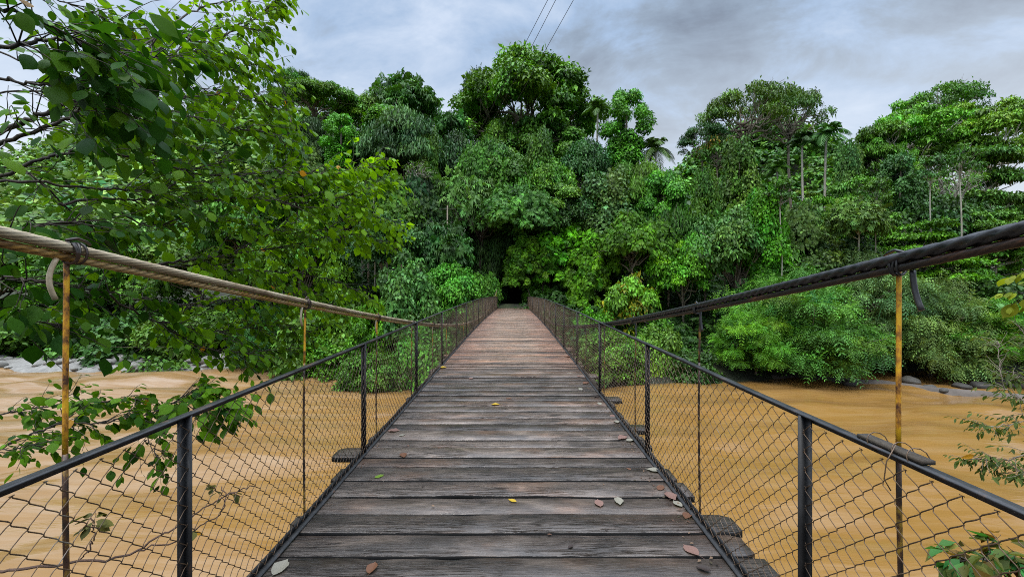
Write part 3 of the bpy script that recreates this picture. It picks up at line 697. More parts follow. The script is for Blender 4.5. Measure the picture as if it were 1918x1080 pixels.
PR['spread'] = crown_proto(34, 7.0, 7.0, 84, 30000, T_LEAF, .22, .105, .38, 'dome', .35, .8, trunkr=.22, trunkL=1.2, bark=M_PALE)
PR['slender'] = crown_proto(35, 2.0, 3.0, 16, 1300, T_LEAF, .26, .24, .45, 'umbrella', .3, .8, trunkr=.07, trunkL=3.0, bark=M_PALE)
PR['palm'] = palm_proto(31); PR['palm2'] = palm_proto(32, 2.6, 13)
PR['deadlimbs'] = crown_proto(33, 3.0, 5.0, 26, 350, T_LEAF, .3, .25, .6, 'dome', .4, trunkr=.14, bark=M_PALE)

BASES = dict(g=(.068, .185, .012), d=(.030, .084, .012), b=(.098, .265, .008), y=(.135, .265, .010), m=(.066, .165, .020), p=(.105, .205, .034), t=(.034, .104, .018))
_rot = random.Random(3)
def plant(kind, px, top, wpx, d, hue, name, label, cat, hpx=None, mul=1.0, lean=None, group=None, dark=False, off=0.0):
    p = PR[kind]; wpx *= 1.15 if kind in ('dome', 'dome2', 'dome3', 'dark', 'giant', 'column', 'bush', 'bush2', 'spread') else 1.0; s = wpx*d/F/(2*p['R'])
    if kind.startswith('palm'): zs = s; zbase = at(px, top, d)[2] - p['R']*.55*s
    else:
        zs = s if hpx is None else (hpx*d/F)/p['H']; zbase = at(px, top, d)[2] - p['H']*zs
    wpx *= 1.0
    c = at(px, top, d); root = ob(name, None, loc=(c[0] - off, c[1], zbase), rot=(0 if lean is None else lean[0], 0 if lean is None else lean[1], _rot.uniform(0, 6.28)), scale=(s, s, zs))
    tag(root, label, cat, group)
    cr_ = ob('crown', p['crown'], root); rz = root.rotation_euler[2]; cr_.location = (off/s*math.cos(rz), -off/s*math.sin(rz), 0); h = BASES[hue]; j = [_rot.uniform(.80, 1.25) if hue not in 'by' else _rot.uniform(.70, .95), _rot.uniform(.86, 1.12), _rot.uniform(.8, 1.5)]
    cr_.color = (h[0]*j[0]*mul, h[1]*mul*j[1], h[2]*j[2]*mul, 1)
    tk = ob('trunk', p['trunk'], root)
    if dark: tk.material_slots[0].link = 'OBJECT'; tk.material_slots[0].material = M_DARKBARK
    return root
TR = 'tree'; BU = 'bush'
FOREST = [
 # kind, px, top, width px, distance, hue, name, label, category, height px, brightness
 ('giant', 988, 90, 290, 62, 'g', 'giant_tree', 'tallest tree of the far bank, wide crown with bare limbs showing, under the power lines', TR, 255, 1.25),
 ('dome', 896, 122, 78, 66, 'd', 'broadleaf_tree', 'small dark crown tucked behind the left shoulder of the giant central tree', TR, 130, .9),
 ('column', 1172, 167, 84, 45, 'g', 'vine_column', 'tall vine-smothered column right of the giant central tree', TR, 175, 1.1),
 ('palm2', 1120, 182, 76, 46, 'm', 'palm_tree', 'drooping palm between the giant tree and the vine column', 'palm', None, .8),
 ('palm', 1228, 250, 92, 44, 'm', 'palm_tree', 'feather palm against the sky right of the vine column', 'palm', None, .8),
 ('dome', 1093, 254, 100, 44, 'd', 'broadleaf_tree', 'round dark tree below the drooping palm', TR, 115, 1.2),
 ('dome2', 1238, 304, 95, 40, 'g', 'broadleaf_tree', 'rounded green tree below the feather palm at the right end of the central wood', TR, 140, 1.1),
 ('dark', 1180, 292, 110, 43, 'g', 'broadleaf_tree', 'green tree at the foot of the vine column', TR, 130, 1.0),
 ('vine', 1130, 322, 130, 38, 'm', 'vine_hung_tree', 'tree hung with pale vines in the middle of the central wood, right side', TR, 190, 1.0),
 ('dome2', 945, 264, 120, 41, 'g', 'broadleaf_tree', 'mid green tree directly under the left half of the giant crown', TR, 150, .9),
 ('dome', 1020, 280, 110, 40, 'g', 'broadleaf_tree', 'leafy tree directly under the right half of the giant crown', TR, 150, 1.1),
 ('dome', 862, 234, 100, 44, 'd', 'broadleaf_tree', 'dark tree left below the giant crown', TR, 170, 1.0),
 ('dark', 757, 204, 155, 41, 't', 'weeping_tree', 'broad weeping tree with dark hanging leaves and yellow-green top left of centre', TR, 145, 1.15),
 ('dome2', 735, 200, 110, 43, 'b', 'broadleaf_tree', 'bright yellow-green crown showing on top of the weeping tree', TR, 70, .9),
 ('deadlimbs', 783, 288, 76, 36, 'g', 'forked_tree', 'pale forked bare trunk below the weeping tree', TR, 70, .7),
 ('sparse', 762, 140, 130, 52, 'm', 'sparse_tree', 'open tree with star-shaped leaf tufts on the left skyline', TR, 130, .9),
 ('sparse', 846, 205, 70, 50, 'm', 'sparse_tree', 'small open tufted tree in the skyline notch left of the giant tree', TR, 80, .8),
 ('dome2', 686, 168, 90, 50, 'g', 'broadleaf_tree', 'olive green crown on the skyline left of the tufted tree', TR, 90, 1.2),
 ('umbrella2', 590, 150, 150, 48, 'g', 'umbrella_tree', 'domed feathery tree on the skyline right of the near leafy branches', TR, 85, 1.0),
 ('umbrella2', 545, 130, 100, 52, 'g', 'umbrella_tree', 'flat-topped feathery tree just right of the top of the near branches', TR, 70, 1.0),
 ('dark', 590, 215, 120, 46, 'd', 'broadleaf_tree', 'dark tree under the domed feathery tree', TR, 120, 1.0),
 ('column', 637, 212, 64, 40, 'b', 'vine_column', 'bright light-green vine column left of the weeping tree', TR, 130, .9),
 ('dome', 690, 235, 90, 43, 'd', 'broadleaf_tree', 'dark crown between the bright vine column and the weeping tree', TR, 120, 1.1),
 ('dome3', 560, 270, 120, 38, 'm', 'broadleaf_tree', 'grey-green tree behind the outer tips of the near branches', TR, 130, 1.0),
 ('dome2', 650, 320, 130, 36, 'g', 'broadleaf_tree', 'tree behind the round near leaves left of centre', TR, 150, .9),
 ('bigleaf', 885, 318, 120, 38, 'm', 'big_leaved_tree', 'big-leaved tree with star-shaped leaves left of the central axis', TR, 140, 1.0),
 ('dome3', 800, 330, 110, 37, 'd', 'broadleaf_tree', 'dark tree right below the pale forked trunk', TR, 150, 1.0),
 ('bigleaf', 835, 400, 120, 35, 'd', 'big_leaved_tree', 'dark big-leaved tree above the round bush left of the bridge end', TR, 130, 1.1),
 ('dome3', 960, 345, 130, 36.5, 'm', 'broadleaf_tree', 'pale green tree above the bright vines over the bridge end', TR, 120, 1.2),
 ('dark', 920, 420, 100, 38.5, 'd', 'broadleaf_tree', 'very dark tree just left above the tunnel at the bridge end', TR, 130, .7),
 ('vinebush', 1055, 404, 150, 37.5, 'b', 'vine_tangle', 'bright green tangle of hanging vines above the right side of the bridge end', 'vines', 120, 1.15),
 ('vinebush', 1105, 445, 110, 35.5, 'b', 'vine_tangle', 'bright hanging vines lower right of the tunnel mouth', 'vines', 125, 1.0),
 ('vinebush', 985, 440, 100, 36.0, 'b', 'vine_tangle', 'green hanging vines right over the tunnel mouth', 'vines', 92, .8),
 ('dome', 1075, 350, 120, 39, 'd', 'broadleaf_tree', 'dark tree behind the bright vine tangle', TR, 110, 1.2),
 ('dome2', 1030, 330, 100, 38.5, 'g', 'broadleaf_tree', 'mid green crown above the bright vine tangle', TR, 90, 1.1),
 ('bush', 848, 478, 104, 32, 'g', 'round_bush', 'dense round green bush left of the bridge end', BU, 115, 1.3),
 ('bush2', 905, 535, 66, 35.5, 'g', 'low_shrub', 'low shrub beside the left railing at the bridge end', BU, 60, .9),
 ('bush', 1010, 525, 60, 36.8, 'g', 'low_shrub', 'low shrub beside the right railing at the bridge end', BU, 65, 1.0),
 ('bush', 915, 470, 70, 37.8, 'd', 'leafy_bush', 'dark bush left of the tunnel mouth', BU, 95, 1.0),
 ('bush2', 762, 470, 130, 30, 'm', 'leafy_bush', 'broad-leaved bush on the bank left of the round bush', BU, 150, 1.0),
 ('bush', 705, 545, 110, 28.5, 'b', 'leafy_bush', 'light green bush over the water behind the third left hanger', BU, 130, .8),
 ('bush2', 800, 590, 130, 25.5, 'g', 'leafy_bush', 'green bush seen through the left mesh below the round bush', BU, 140, 1.0),
 ('bush', 860, 590, 80, 30, 'y', 'leafy_bush', 'yellow-green bush seen through the left mesh near the bridge end', BU, 120, .8),
 ('bush', 700, 645, 120, 24.5, 'g', 'leafy_bush', 'bush hanging into the river seen through the left mesh', BU, 100, .9),
 ('orange', 1180, 508, 128, 31, 'g', 'orange_tipped_bush', 'bush with orange young leaves right of the bridge end', BU, 130, 1.3),
 ('bush2', 1110, 560, 100, 31, 'b', 'leafy_bush', 'light green bush by the right railing below the bright vines', BU, 120, .8),
 ('dome2', 1280, 430, 105, 33, 'b', 'broadleaf_tree', 'bright green tree leaning over the bank right of the orange-tipped bush', TR, 150, .95),
 ('bush2', 1230, 590, 110, 28.5, 'm', 'leafy_bush', 'grey-green bush below the thick right cable', BU, 120, 1.1),
 ('bush', 1140, 605, 120, 26.3, 'g', 'leafy_bush', 'bush seen through the right mesh at the waterline', BU, 100, 1.0),
 ('bush2', 1290, 640, 120, 27.5, 'd', 'leafy_bush', 'dark bush at the waterline left of the feathery overhanging tree', BU, 80, 1.2),
 ('dark', 1250, 380, 110, 36, 'd', 'broadleaf_tree', 'dark tree behind the bright leaning tree on the right bank', TR, 150, 1.0),
 ('dome', 1375, 372, 165, 33, 'm', 'broadleaf_tree', 'large grey-green tree left of the bright vine curtain', TR, 190, .95),
 ('vine', 1385, 268, 84, 39, 'g', 'vine_column', 'dark vine-covered trunk under the open umbrella tree', TR, 190, .9),
 ('vine', 1435, 350, 90, 31.5, 'b', 'vine_curtain', 'bright curtain of climbing vines between the grey-green tree and the palms', 'vines', 190, .85),
 ('umbrella', 1395, 158, 200, 45, 'm', 'umbrella_tree', 'open umbrella-shaped tree with airy crown left of the two palms', TR, 120, 1.0),
 ('umbrella', 1478, 165, 150, 47, 'm', 'umbrella_tree', 'second airy umbrella tree just left above the palms', TR, 110, 1.0),
 ('umbrella', 1318, 228, 120, 46, 'd', 'umbrella_tree', 'low airy tree spreading left towards the sky gap', TR, 75, 1.2),
 ('flower', 1345, 252, 80, 44, 'm', 'flowering_tree', 'thin tree with coral-red flowers under the airy umbrella tree', TR, 70, 1.3),
 ('palm', 1548, 222, 100, 41, 'm', 'palm_tree', 'tallest palm with long pale trunk on the right', 'palm', None, .9),
 ('palm2', 1503, 240, 80, 42, 'd', 'palm_tree', 'darker palm left beside the tallest palm', 'palm', None, 1.0),
 ('palm2', 1455, 295, 70, 44, 'g', 'palm_tree', 'small palm below and left of the two tall palms', 'palm', None, .8),
 ('spread', 1705, 172, 190, 42, 'g', 'umbrella_tree', 'layered spreading tree on the right skyline, left of the widest crown', TR, 170, 1.7),
 ('spread', 1850, 165, 240, 40, 'g', 'umbrella_tree', 'widest spreading tree at the right edge', TR, 200, 1.6),
 ('umbrella', 1760, 155, 170, 46, 'g', 'umbrella_tree', 'high thin crown behind the two spreading trees on the right', TR, 110, 1.1),
 ('layers', 1660, 225, 150, 39, 'g', 'layered_tree', 'tiered tree below the left edge of the right-hand spreading trees', TR, 190, 1.1),
 ('layers', 1850, 270, 190, 36, 'm', 'layered_tree', 'tiered tree under the widest spreading tree', TR, 200, 1.0),
 ('column', 1682, 285, 74, 36, 'd', 'vine_column', 'dark ivy-covered trunk below the right-hand spreading trees', TR, 220, 1.2),
 ('deadlimbs', 1790, 280, 90, 34.5, 'g', 'pale_trunked_tree', 'slender leaning pale trunk under the right-hand spreading trees', TR, 120, .9),
 ('layers2', 1600, 325, 150, 35, 'g', 'layered_tree', 'light layered tree right of the tallest palm trunk', TR, 160, 1.2),
 ('layers2', 1530, 360, 120, 36, 'b', 'layered_tree', 'light green layered tree at the foot of the palms', TR, 150, .8),
 ('bigleaf', 1608, 370, 90, 29.6, 'm', 'big_leaved_tree', 'small star-leaved tree with thin pale trunk above the feathery bushes', TR, 80, 1.1),
 ('dome', 1760, 350, 170, 34, 'd', 'broadleaf_tree', 'dark tree behind the nearest right hanger', TR, 190, 1.1),
 ('layers2', 1730, 405, 170, 30, 'b', 'layered_tree', 'yellow-green layered tree just above the right cable', TR, 120, .85),
 ('layers2', 1860, 385, 160, 31, 'g', 'layered_tree', 'flat layered tree above the cable at the right edge', TR, 130, 1.1),
 ('dark', 1690, 330, 120, 37, 'd', 'broadleaf_tree', 'dark tree around the ivy-covered trunk', TR, 200, 1.0),
 ('dome2', 1560, 430, 150, 32, 'd', 'broadleaf_tree', 'dark crown behind the feathery overhanging tree', TR, 150, 1.1),
 ('feather', 1480, 478, 290, 28.5, 'm', 'feathery_tree', 'big feathery tree overhanging the river right of the mesh railing', TR, 205, 1.35),
 ('feather2', 1600, 450, 220, 30, 'p', 'feathery_tree', 'pale feathery crown above the big overhanging tree', TR, 200, 1.0),
 ('feather2', 1740, 500, 230, 28, 'p', 'feathery_tree', 'pale feathery tree behind the nearest right hanger rod', TR, 190, 1.0),
 ('feather', 1420, 560, 180, 27.5, 'g', 'feathery_bush', 'low feathery bush touching the water under the thick right cable', BU, 118, 1.2),
 ('feather', 1850, 545, 220, 26.8, 'g', 'feathery_bush', 'feathery bush over the sand bar at the right edge', BU, 112, 1.3),
 ('feather2', 1545, 590, 170, 27.6, 'g', 'feathery_bush', 'feathery bush dipping to the water at the left end of the sand bar', BU, 88, 1.2),
 ('feather', 1690, 590, 170, 29.5, 'd', 'feathery_bush', 'dark feathery bush behind the stones of the sand bar', BU, 78, 1.1),
 ('bush2', 1880, 500, 160, 29, 'd', 'leafy_bush', 'dark leafy bush below the cable at the right edge', BU, 130, 1.2),
 ('spread', 1640, 232, 120, 39.5, 'g', 'broadleaf_tree', 'bright layered crown filling in left below the right skyline trees', TR, 150, 1.3),
 ('slender', 1800, 262, 70, 29.5, 'm', 'slender_tree', 'slender pale-trunked tree beside the leaning one on the right', TR, 80, 1.0),
 ('slender', 1742, 285, 60, 30, 'm', 'slender_tree', 'slender pale-trunked tree just left of the leaning one', TR, 70, 1.0),
 ('slender', 1640, 330, 60, 29.8, 'g', 'slender_tree', 'slender tree right of the layered tree by the palms', TR, 70, 1.0),
 ('slender', 1462, 330, 56, 30.2, 'g', 'slender_tree', 'slender pale-trunked tree in front of the small palm', TR, 60, 1.0),
 ('slender', 700, 300, 60, 33, 'm', 'slender_tree', 'slender tree left of the pale forked trunk', TR, 60, 1.0),
 ('vine', 1010, 250, 70, 39.5, 'g', 'vine_hung_tree', 'vine-hung tree in front of the base of the giant tree', TR, 190, .9),
 ('dome3', 905, 262, 90, 40, 'g', 'broadleaf_tree', 'mid green crown filling in between the left and central trees', TR, 130, 1.1),
 ('vine', 800, 250, 64, 38.5, 'g', 'vine_hung_tree', 'narrow vine-hung tree right beside the weeping tree', TR, 200, 1.0),
 ('dome3', 1180, 395, 120, 34.5, 'g', 'broadleaf_tree', 'soft green crown between the bright vines and the dark tree on the right', TR, 120, 1.1),
 ('vine', 1320, 320, 66, 36, 'g', 'vine_hung_tree', 'narrow vine-hung tree at the right end of the sky gap', TR, 200, .9),
 ('dome3', 1490, 380, 100, 33.5, 'm', 'broadleaf_tree', 'grey-green crown between the vine curtain and the feathery trees', TR, 130, 1.2),
 ('vine', 1590, 270, 60, 38, 'm', 'vine_hung_tree', 'narrow vine-hung tree right of the tallest palm', TR, 200, 1.1),
 ('dome3', 740, 330, 100, 35, 'g', 'broadleaf_tree', 'mid green crown behind the tip of the round near leaves', TR, 140, 1.1),
 ('bush2', 915, 500, 50, 35.2, 'g', 'leafy_bush', 'narrow leafy bush between the round bush and the tunnel mouth', BU, 70, 1.0),
 ('dome2', 1010, 205, 130, 56, 'g', 'broadleaf_tree', 'leafy crown hiding the lower limbs of the giant tree on the right', TR, 130, 1.0),
 ('dome', 935, 215, 90, 57, 'g', 'broadleaf_tree', 'leafy crown hiding the lower limbs of the giant tree on the left', TR, 120, 1.0),
 # left bank beyond the near branches
 ('dome', 470, 330, 170, 38, 'g', 'broadleaf_tree', 'green tree across the river behind the middle of the near branches', TR, 190, 1.0),
 ('dome2', 380, 420, 190, 40, 'g', 'broadleaf_tree', 'tree across the river left of the second left hanger', TR, 150, 1.1),
 ('dome3', 250, 430, 180, 44, 'm', 'broadleaf_tree', 'grey-green tree across the river above the first stretch of the left cable', TR, 140, 1.0),
 ('layers2', 120, 440, 200, 46, 'b', 'layered_tree', 'light green tree across the river behind the nearest left hanger', TR, 130, .8),
 ('dome', -10, 400, 190, 44, 'g', 'broadleaf_tree', 'tree across the river at the left edge', TR, 190, .9),
 ('bush', 70, 560, 210, 36, 'g', 'leafy_bush', 'bush above the pale stones at the left edge', BU, 115, .8),
 ('bush2', 230, 570, 190, 35, 'd', 'leafy_bush', 'dark bush above the pale stones right of the nearest left hanger', BU, 100, 1.2),
 ('bush', 380, 565, 190, 34, 'g', 'leafy_bush', 'bush on the far bank beyond the end of the stones', BU, 115, .9),
 ('feather2', 520, 560, 180, 32, 'd', 'feathery_bush', 'dark overhanging bush at the waterline left of the second left hanger', BU, 125, 1.1),
 ('bush2', 620, 520, 170, 31, 'g', 'leafy_bush', 'green bush on the bank behind the second left hanger', BU, 160, 1.0),
 ('bush', 620, 610, 120, 29, 'b', 'leafy_bush', 'light bush by the water just right of the second left hanger', BU, 90, .8),
 ('dome', 560, 400, 150, 34, 'g', 'broadleaf_tree', 'leafy tree behind the yellow-green near leaves', TR, 190, 1.0),
 ('dome2', 720, 380, 120, 33, 'd', 'broadleaf_tree', 'dark tree right behind the tips of the round near leaves', TR, 150, 1.1),
]
OFFS = {960: 3.0, 945: 2.7, 985: -1.5, 920: 1.2}
for (k, px, top, wp, d, hue, nm, lab, cat, hp, mul) in FOREST:
    plant(k, px, top, wp, d, hue, nm, lab, cat, hp, mul, off=OFFS.get(px, 0.0), dark=px in OFFS)

for k, (x, y, zt_, wd_, lab) in enumerate(((-3.9, 40.5, 6.0, 6.5, 'added dark tree arching over the path from the left to shade the tunnel mouth'), (3.9, 41.5, 6.2, 6.5, 'added dark tree arching over the path from the right to shade the tunnel mouth'),
        (-3.2, 44.5, 7.0, 11, 'added dark tree roofing the path to shade it just inside the tunnel'), (3.3, 49, 7.5, 12, 'added dark tree roofing the path to shade it deeper inside the tunnel'), (-3.4, 54, 8, 12, 'added dark tree blacking out the back of the tunnel'))):
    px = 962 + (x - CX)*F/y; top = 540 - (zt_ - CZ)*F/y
    plant('dome2', px, top, wd_*F/y, y, 'd', 'broadleaf_tree', lab, TR, (zt_ - 2.3)*F/y, .6, dark=True)  # canopy added to block light over the path, leaves and bark darkened too
for k, (x, y, lab) in enumerate(((-3.0, 43, 'added dark bush deepening the shade on the left side of the path'), (3.0, 44, 'added dark bush deepening the shade on the right side of the path'), (-1.2, 57, 'added dark bush blacking out the end of the path on the left'), (2.2, 58, 'added dark bush blacking out the end of the path on the right'), (.4, 60, 'added dark bush blacking out the very end of the path'))):
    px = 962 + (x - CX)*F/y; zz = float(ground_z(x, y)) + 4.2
    plant('bush2', px, 540 - (zz - CZ)*F/y, 4.6*F/y, y, 'd', 'leafy_bush', lab, BU, 4.4*F/y, .5, dark=True)  # bushes added as a dark backdrop, leaf colour lowered to deepen the shade
# undergrowth on the far banks, too dense to count
def undergrowth(seed, n, xr, yr, size, hue, tpl, name, m=M_LEAF, keep=None, zr=(.1, 1.6)):
    g = np.random.default_rng(seed); x = g.uniform(*xr, n); t_ = g.uniform(*yr, n); y = shore_far(x) + t_
    P = np.stack([x, y, ground_z(x, y)], -1)
    hN = np.array([mnoise.noise(Vector((a*.45, b*.45, seed))) for a, b in P[:, :2]]); P[:, 2] += g.uniform(0, 1, n)**1.0*(zr[0] + (zr[1] - zr[0])*np.clip(.5 + hN*1.3, 0, 1))
    ok = ~((np.abs(x) < 1.9) & (y > 33))
    if keep is not None: ok &= keep(x, y)
    P = P[ok]; n = len(P); Nn = nrm(g.normal(0, .4, (n, 3)) + np.array((0, -.35, 1))); D = g.normal(0, .6, (n, 3)) + np.array((0, -.5, -.4)); h = np.array(BASES[hue])
    V, Fq, C = scatter(tpl, P, D, Nn, size*np.exp(g.normal(0, .3, n)), leaf_tints(g, n)); o = ob(name, mesh_np(name, V, Fq, C, False, (m,))); o.color = (*h, 1); tag(o, kind='stuff')
    return o
tag(undergrowth(41, 24000, (-12, 32), (3.2, 16), .34, 'd', T_WH, 'forest_undergrowth'), 'dark green undergrowth carpeting the far bank', 'undergrowth')
tag(undergrowth(42, 14000, (-62, -12), (2.6, 18), .40, 'd', T_WH, 'bank_undergrowth'), 'green undergrowth on the far bank behind the stones', 'undergrowth')
tag(undergrowth(44, 16000, (32, 75), (1.0, 36), .6, 'g', T_WH, 'far_bank_thicket', zr=(.3, 4)), 'green thicket on the far bank beyond the right edge', 'undergrowth')
tag(undergrowth(43, 30000, (-30, 45), (12, 42), .55, 'd', T_WH, 'forest_floor_growth', zr=(.2, 5)), 'dark growth filling the wood between the trunks', 'undergrowth')
# canopy of the far hills, a distant wood read as one mass
def far_wood(seed, n, xr, yr, R0, name, label, hue, zmin=6, leafs=90, ls=.85):
    g = np.random.default_rng(seed); x = g.uniform(*xr, n); y = g.uniform(*yr, n); z = ground_z(x, y); rr_ = R0*np.exp(g.normal(0, .3, n))
    x, y, z, rr_ = (q[z > zmin] for q in (x, y, z, rr_)); n = len(x)
    idx = np.repeat(np.arange(n), leafs); u = g.uniform(-.1, 1, len(idx)); a = g.uniform(0, 6.28, len(idx)); q = np.sqrt(1-u*u)
    v = np.stack([q*np.cos(a), q*np.sin(a), u], -1); lump = 1 + .22*np.sin(a*3 + idx)*q
    P = np.stack([x, y, z + 2.5 + rr_*.5], -1)[idx] + v*(rr_[idx]*lump)[:, None]*np.array((1, 1, .8)); C = leaf_tints(g, len(idx), idx, n, .28, .35)
    V, Fq, CC = scatter(T_WIDE, P, nrm(v*np.array((1, 1, 0)) + g.normal(0, .5, v.shape) - np.array((0, 0, .4))), nrm(v + np.array((0, 0, .6)) + g.normal(0, .3, v.shape)), np.full(len(idx), ls)*np.exp(g.normal(0, .25, len(idx))), CC if False else C)
    o = ob(name, mesh_np(name, V, Fq, CC, False, (M_LEAF,))); o.color = (*BASES[hue], 1); tag(o, label, 'forest', kind='stuff'); return o
far_wood(51, 1300, (-190, -28), (62, 190), 4.2, 'hillside_forest', 'green forest covering the hillside across the river on the left', 'p', 3, 110, 1.4)
far_wood(52, 1500, (60, 420), (235, 360), 6.5, 'distant_forest', 'far forested ridge in the sky gap on the right', 'm', 20, 70, 2.6)
far_wood(53, 700, (-30, 170), (62, 100), 4.0, 'back_forest', 'forest behind the trees of the far bank', 'd', -5, 90, 1.3)

# ---------------------------------------------------------------- stones
def boulder(seed):
    g = np.random.default_rng(seed); nu, nv = 14, 9; V = []; off = g.uniform(0, 99)
    for a in range(nv+1):
        for b in range(nu):
            ph = math.pi*a/nv; th = 2*math.pi*b/nu; p = np.array((math.sin(ph)*math.cos(th), math.sin(ph)*math.sin(th), math.cos(ph)))
            V.append(p*(1 + .28*mnoise.noise(Vector(p*1.3) + Vector((off, 0, 0)))) * np.array((1, .8, .55)))
    Fq = [(a*nu+b, a*nu+(b+1) % nu, (a+1)*nu+(b+1) % nu, (a+1)*nu+b)[::-1] for a in range(nv) for b in range(nu)]
    return mesh_np('boulder', np.array(V), np.array(Fq), None, True, (M_STONE,))
BO = [boulder(s) for s in range(60, 65)]
rs_ = random.Random(8)
for k in range(190):
    t_ = rs_.random(); x = -62 + 46*t_; y = float(np.interp(x, [-75, -45, -30, -17], [37, 32.6, 31.6, 32])) + rs_.uniform(-2.3, 1.6)*(1 if x < -22 else .5)
    s = rs_.choice([.18, .24, .32, .42, .62])*rs_.uniform(.8, 1.2)
    o = ob('boulder', BO[k % 5], loc=(x, y, ZW + s*.22 + .45*max(0, 1 - ((y - float(np.interp(x, [-75, -45, -30, -17], [37, 32.6, 31.6, 32])))/2.2)**2)), rot=(0, 0, rs_.uniform(0, 6.28)), scale=(s, s, s)); v = rs_.uniform(.75, 1.35); o.color = (v, v, v*.98, 1)
    tag(o, 'pale rounded stone in the bank of stones on the far left shore', 'stone', 'pale stones on the far left shore')
RB = [(1590, 716, .55, 'grey stone at the left end of the right-hand sand bar'), (1706, 712, .75, 'largest pale stone behind the nearest right hanger rod'), (1742, 722, .42, 'pale stone on the sand bar just right of the largest one'), (1768, 728, .35, 'small flat stone on the sand bar'), (1802, 722, .6, 'grey stone at the foot of the feathery bush behind the sand bar'), (1838, 722, .8, 'brown stone ledge at the right end of the pool'), (1880, 718, 1.0, 'big dark rock at the right edge behind the sand bar')]
for k, (px, py, s, lab) in enumerate(RB):
    s *= .8; d = (CZ - ZW - .12)*F/(py - 540); c = at(px, py, d); o = ob('boulder', BO[k % 5], loc=(c[0], c[1], ZW + .12*s), rot=(0, 0, k*1.3), scale=(s, s, s*.9)); v = (.22, .34, .3, .3, .2, .16, .08)[k]; o.color = (v, v*.95, v*.88, 1)
    tag(o, lab, 'stone')

# ---------------------------------------------------------------- power lines and their pole
pf = at(838, 392, 34); pole = ob('utility_pole', None, loc=(pf[0], pf[1], ground_z(pf[0], pf[1])))
tag(pole, 'slim pale pole on the far bank where the three overhead wires come down', 'pole')
hgt = pf[2] - float(ground_z(pf[0], pf[1])); m_ = MB(); m_.tube([(0, 0, -.3), (0, 0, hgt*.5), (0, 0, hgt + .3)], [.09, .07, .05], 8); m_.build('shaft', M_BARK, pole, True)
m_ = MB(); m_.box((0, 0, hgt), (.72, .03, .03)); m_.build('crossarm', M_DARKBARK, pole)
for k, (px, lab) in enumerate(((1022, 'leftmost of the three thin overhead power wires'), (1037, 'middle one of the three thin overhead power wires'), (1070, 'rightmost of the three thin overhead power wires'))):
    a = pf + np.array((-.7 + .7*k, 0, .06)); n_ = at(px, 0, 12 + k*.1); b = a + (n_ - a)*1.75; t_ = np.linspace(0, 1, 30)[:, None]
    P = a + (b - a)*t_; P[:, 2] -= .25*4*(t_*(1-t_))[:, 0]*.5
    m_ = MB(); m_.tube(P, .0085, 5); o = m_.build('power_line', M_BLACK); tag(o, lab, 'power line', 'power lines overhead')

